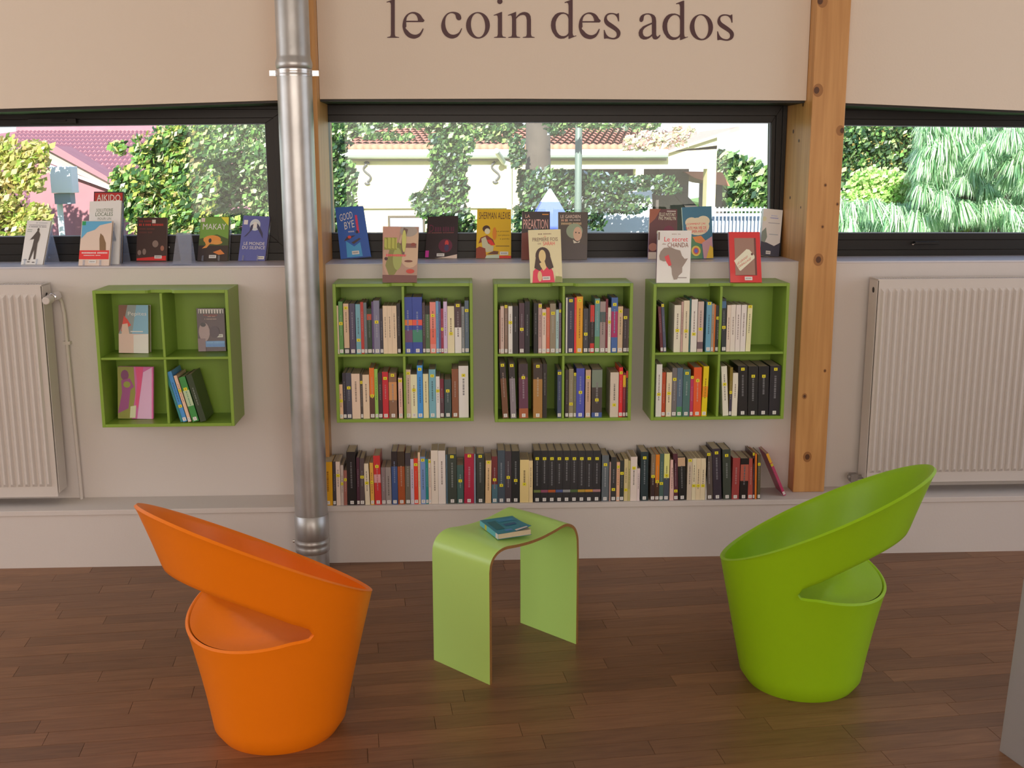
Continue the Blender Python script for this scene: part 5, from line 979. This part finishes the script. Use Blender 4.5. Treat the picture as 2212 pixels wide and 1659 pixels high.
# front gable: soffit band and white eave
g = MB(); qa = [P(95, 312, 8.5), P(125, 316, 8.5), P(262, 405, 8.5), P(235, 412, 8.5)]
g.prism([(v.x, v.z) for v in [P(88, 316, 8.5), P(120, 315, 8.5), P(262, 400, 8.5), P(250, 402, 8.5)]], 8.5, 9.0); g.build('verge_tiles', MT['tilepink'], t)
g = MB(); g.prism([(v.x, v.z) for v in [P(88, 318, 8.55), P(262, 402, 8.55), P(255, 412, 8.55), P(98, 350, 8.55)]], 8.6, 9.0); g.build('soffit', MT['soffit'], t)
g = MB(); g.prism([(v.x, v.z) for v in [P(92, 352, 8.5), P(250, 410, 8.5), P(248, 414, 8.5), P(92, 357, 8.5)]], 8.5, 8.6); g.build('eave_board', MT['white'], t)
g = MB(); g.prism([(v.x, v.z) for v in [P(60, 345, 8.55), P(252, 412, 8.55), P(300, 520, 8.55), P(60, 520, 8.55)]], 8.62, 8.9); g.build('lower_roof', MT['tilepink'], t)
# flue cowl
t = thing('chimney_cowl', 'white metal box cowl on a flue pipe before the pink roof', 'chimney'); CY_ = 7.5
b = MB(); a = P(106, 360, CY_); c_ = P(157, 417, CY_); b.box(a.x, c_.x, CY_, CY_+.2, c_.z, a.z); b.build('cowl_box', MT['white'], t, bevel=.005)
b = MB(); a = P(115, 418, CY_); c_ = P(152, 441, CY_); b.box(a.x, c_.x, CY_+.02, CY_+.16, c_.z, a.z); b.build('collar', MT['grey'], t)
b = MB(); a = P(129, 441, CY_+.1); b.tube((a.x, CY_+.1, GZ), (a.x, CY_+.1, a.z), .03, n=12); b.build('flue', MT['white'], t)

# vegetation -------------------------------------------------------
def leaf_quads(b, c, size, cols, rnd):
    d = Vector((rnd.gauss(0, 1), rnd.gauss(0, 1), rnd.gauss(0, 1))).normalized(); u = d.orthogonal().normalized()*size; v = d.cross(u).normalized()*size*.62
    k = cols[int(rnd.random()*len(cols))]; f = rnd.uniform(.75, 1.25); col = (k[0]*f, k[1]*f, k[2]*f)
    b.add([c-u, c-v*.9+u*.1, c+u, c+v*.9+u*.1], [(0, 1, 2, 3)], col)
def tree(name, label, blobs, n, size, cols, trunk=None, seed=1, group=None, cat='tree', branches=True):
    """blobs: (px, py, y, rx_px, ry_px) leafy masses"""
    rnd = random.Random(seed); ar = [bb[3]*bb[4] for bb in blobs]; tot = sum(ar)
    root = thing(name, label, cat, (0, 0, 0), group); b = MB()
    for bb, a in zip(blobs, ar):
        c = P(bb[0], bb[1], bb[2]); k = (bb[2]-CAM.y)/FPX; rx, rz = bb[3]*k, bb[4]*k; ry = min(rx, rz)*.8
        cl = [(rnd.uniform(-1, 1), rnd.uniform(-1, 1), rnd.uniform(-1, 1)) for _ in range(14)]
        for _ in range(int(n*a/tot)):
            while True:
                q = Vector((rnd.uniform(-1, 1), rnd.uniform(-1, 1), rnd.uniform(-1, 1)))
                if q.length < 1: break
            if rnd.random() < .7:
                s = cl[int(rnd.random()*14)]; q = Vector(s)*.75+q*.38
            leaf_quads(b, c+Vector((q.x*rx, q.y*ry, q.z*rz)), size*rnd.uniform(.6, 1.3), cols, rnd)
    o = b.build('foliage', MT['leafs'], root); o['kind'] = 'stuff'
    if trunk:
        tb2 = MB(); base = P(trunk[0], 400, trunk[1]); r = trunk[2]
        topz = P(trunk[0], trunk[3], trunk[1]).z
        tb2.tube((base.x, trunk[1], GZ), (base.x, trunk[1], topz), r*1.2, r*.8, n=12)
        if branches:
            for bb in blobs[:6]: c = P(bb[0], bb[1], bb[2]); tb2.tube((base.x, trunk[1], topz-.5*r), c, r*.35, r*.1, n=7)
        tb2.build('trunk', MT['bark'], root, True)
    return root
YG = [(.58, .62, .14), (.36, .50, .10), (.20, .36, .08), (.66, .50, .25), (.60, .64, .38), (.08, .16, .06)]
DG = [(.03, .08, .03), (.05, .12, .045), (.10, .20, .06), (.02, .06, .03), (.20, .30, .12), (.03, .09, .05)]
MG_ = [(.14, .30, .07), (.24, .42, .12), (.08, .18, .06), (.38, .50, .18), (.60, .66, .42), (.04, .10, .04)]
PG = [(.45, .70, .38), (.60, .82, .52), (.28, .52, .25), (.75, .90, .68), (.14, .32, .16)]
AU = [(.60, .45, .16), (.50, .50, .16), (.42, .40, .12), (.65, .55, .30)]
tree('garden_tree', 'autumn yellow tree at the left edge of the left window', [(20, 340, 7, 60, 45), (60, 370, 7, 45, 50), (10, 430, 7, 50, 60), (80, 330, 7, 30, 25), (70, 480, 7, 40, 40), (20, 500, 7, 60, 40), (-60, 400, 7, 60, 120)], 4200, .042, AU+YG[:2], (-10, 7.2, .06, 350), 11)
tree('garden_tree', 'bright yellow-green tree in the middle of the left window', [(300, 420, 7, 60, 60), (350, 350, 7, 60, 60), (390, 300, 7, 60, 45), (270, 390, 7, 35, 22), (255, 320, 7, 18, 14), (350, 450, 7, 80, 60), (410, 420, 7, 60, 90), (420, 500, 7, 90, 40)], 8500, .040, YG+MG_[:3]+MG_[5:], (372, 7.3, .07, 300), 12)
tree('garden_tree', 'green leafy tree left of the downpipe in left window', [(500, 300, 8, 90, 50), (540, 380, 8, 80, 80), (470, 350, 8, 60, 70), (520, 470, 8, 90, 60), (600, 400, 8, 60, 120)], 9000, .036, MG_+DG[2:3], (436, 8.2, .05, 280), 13)
tree('garden_tree', 'dark leafy column of foliage at left of middle window', [(725, 400, 8, 45, 90), (715, 300, 8, 45, 45), (720, 480, 8, 55, 50), (660, 380, 8, 40, 140)], 5500, .040, DG+MG_[:2], (700, 8.2, .07, 300), 14)
tree('garden_tree', 'overhanging leafy branches along the top of middle window', [(790, 264, 7.5, 90, 14), (900, 262, 7.5, 100, 16), (1000, 266, 7.5, 90, 22), (1070, 280, 7.5, 50, 26), (1230, 262, 7.5, 60, 14), (745, 285, 7.5, 30, 16), (985, 300, 7.5, 35, 30), (1300, 262, 8, 90, 14), (1390, 268, 8, 40, 12), (840, 295, 7.5, 60, 8)], 3800, .036, MG_+DG[:3], None, 15, cat='tree')
tree('climbing_ivy', 'ivy-covered tree column between the two ochre wall parts', [(970, 340, 10, 45, 60), (965, 420, 10, 48, 70), (975, 490, 10, 55, 50), (925, 445, 10, 35, 30), (990, 290, 10, 35, 40), (905, 430, 10, 22, 14)], 8000, .042, DG+MG_[:2]+[(.45, .52, .5)], (975, 10.2, .12, 300), 16, cat='ivy')
tree('garden_tree', 'dark-trunked tree in the centre of middle window', [(1160, 415, 8.5, 42, 50), (1200, 450, 8.5, 70, 50), (1290, 400, 8.5, 90, 30), (1340, 440, 8.5, 75, 22), (1400, 395, 8.5, 55, 18), (1445, 405, 8.5, 30, 14), (1260, 470, 8.5, 50, 30), (1240, 395, 8.5, 55, 28), (1150, 480, 8.5, 50, 40), (1118, 330, 8.5, 18, 40), (1200, 275, 8.5, 22, 20)], 9000, .036, DG+DG+[MG_[2], (.5, .6, .7)], (1162, 9, .17, 150), 17, branches=False)
tree('shrub', 'bright green shrub behind the metal fence', [(1590, 370, 17, 45, 40), (1630, 390, 17, 45, 40), (1560, 350, 17, 22, 25), (1610, 420, 17, 70, 40), (1690, 400, 17, 50, 60)], 2600, .10, MG_+DG[2:], None, 18, cat='shrub')
tree('shrub', 'pinkish flowering shrub spilling over the tiled roof', [(1400, 305, 12.5, 50, 18), (1450, 300, 12.5, 40, 16), (1370, 312, 12.5, 30, 12), (1480, 285, 12.5, 30, 12)], 900, .06, [(.8, .6, .55), (.75, .7, .5), (.7, .4, .4), (.6, .7, .4)], (1540, 14.6, .04, 310), 19, cat='shrub', branches=False)
tree('garden_tree', 'dark branching tree at the upper left of right window', [(1870, 300, 9, 60, 40), (1930, 290, 9, 60, 35), (1850, 350, 9, 40, 50), (1900, 370, 9, 50, 35), (1960, 320, 9, 60, 50), (2080, 290, 9.5, 90, 30), (2180, 300, 9.5, 90, 40)], 7000, .038, DG+MG_+[AU[0]], (1905, 9.2, .05, 300), 20)
tree('shrub', 'pale lime shrub left in the right window', [(1880, 410, 6.5, 45, 50), (1930, 420, 6.5, 40, 60), (1850, 430, 6.5, 35, 60), (1900, 480, 6.5, 70, 40), (1960, 470, 6.5, 50, 50)], 6500, .032, [(.42, .74, .20), (.62, .82, .32), (.38, .62, .18), (.72, .76, .42)], None, 21, cat='shrub')
tree('shrub', 'yellow-green low shrubs under the pine in right window', [(2100, 500, 7.5, 120, 25), (2180, 470, 7.5, 60, 45), (2040, 505, 7.5, 80, 20)], 4000, .034, YG+MG_, None, 22, cat='shrub')
# weeping pine: drooping tufts of long needles
def pine():
    rnd = random.Random(5); root = thing('weeping_pine', 'bright weeping pine with drooping needle tufts in right window', 'tree')
    tuft = []
    for k in range(7):
        b = MB()
        for i in range(150):
            a = rnd.uniform(0, 2*math.pi); sp_ = rnd.uniform(.1, 1); L = rnd.uniform(.10, .19)
            p0 = Vector((math.cos(a)*.02*sp_, math.sin(a)*.02*sp_, rnd.uniform(-.03, .05))); p1 = p0+Vector((math.cos(a)*.075*sp_, math.sin(a)*.075*sp_, .035*(1-sp_))); p2 = p1+Vector((math.cos(a)*.05*sp_, math.sin(a)*.05*sp_, -L*.6)); p3 = p2+Vector((math.cos(a)*.01, math.sin(a)*.01, -L*.4))
            w = Vector((-math.sin(a), math.cos(a), 0))*.0042; kc = PG[int(rnd.random()*len(PG))]
            b.add([p0-w, p0+w, p1-w, p1+w, p2-w, p2+w, p3], [(0, 1, 3, 2), (2, 3, 5, 4), (4, 5, 6)], kc)
        o = b.build('needle_tuft', MT['leafs'], root); tuft.append(o.data); o['kind'] = 'stuff'; o.location = P(1900+k*50, 450+10*(k % 3), 6.2)
    for i in range(285):
        px = rnd.uniform(1990, 2330) if rnd.random() < .72 else rnd.uniform(1800, 2030); py = rnd.uniform(255, 480) if px > 1990 else rnd.uniform(440, 500)
        y = rnd.uniform(5.2, 7.4); o = bpy.data.objects.new('needle_tuft', tuft[i % 7]); COL.objects.link(o); o.parent = root; o['kind'] = 'stuff'
        o.location = P(px, py, y); o.rotation_euler = (rnd.uniform(-.25, .25), rnd.uniform(-.25, .25), rnd.uniform(0, 6)); s = rnd.uniform(.75, 1.25); o.scale = (s, s, s)
    b = MB(); a = P(2170, 400, 6.6); b.tube((a.x, 6.6, GZ), (a.x-.05, 6.6, 3.5), .11, .06, n=12)
    for i in range(12): c = P(rnd.uniform(1990, 2300), rnd.uniform(270, 470), 6.3); b.tube((a.x, 6.6, c.z-.15), c, .03, .01, n=7)
    c = P(1885, 440, 6.0); b.tube(P(1890, 520, 6.2), P(1872, 440, 6.2), .035, .02, n=8); b.build('trunk', MT['bark'], root, True)
pine()
b = MB(); q = [P(2045, 311, 9), P(2170, 309, 9), P(2170, 318, 9), P(2045, 330, 9)]; b.prism([(v.x, v.z) for v in q], 9, 9.2); tag(b.build('timber_beam', MT['yellow']), 'yellow timber beam glimpsed behind the pine', 'beam')
# background hedge closing the view
tree('hedge', 'distant dark green hedge behind the gardens', [(100, 420, 26, 250, 60), (500, 380, 26, 300, 90), (1000, 300, 26, 350, 90), (1300, 330, 26, 150, 70), (1950, 380, 20, 220, 130), (2250, 380, 20, 220, 130)], 9000, .20, DG+MG_[:3], None, 30, cat='hedge')
print('objects', len(bpy.data.objects), 'tris', sum(len(o.data.polygons) for o in bpy.data.objects if o.type == 'MESH')*2)
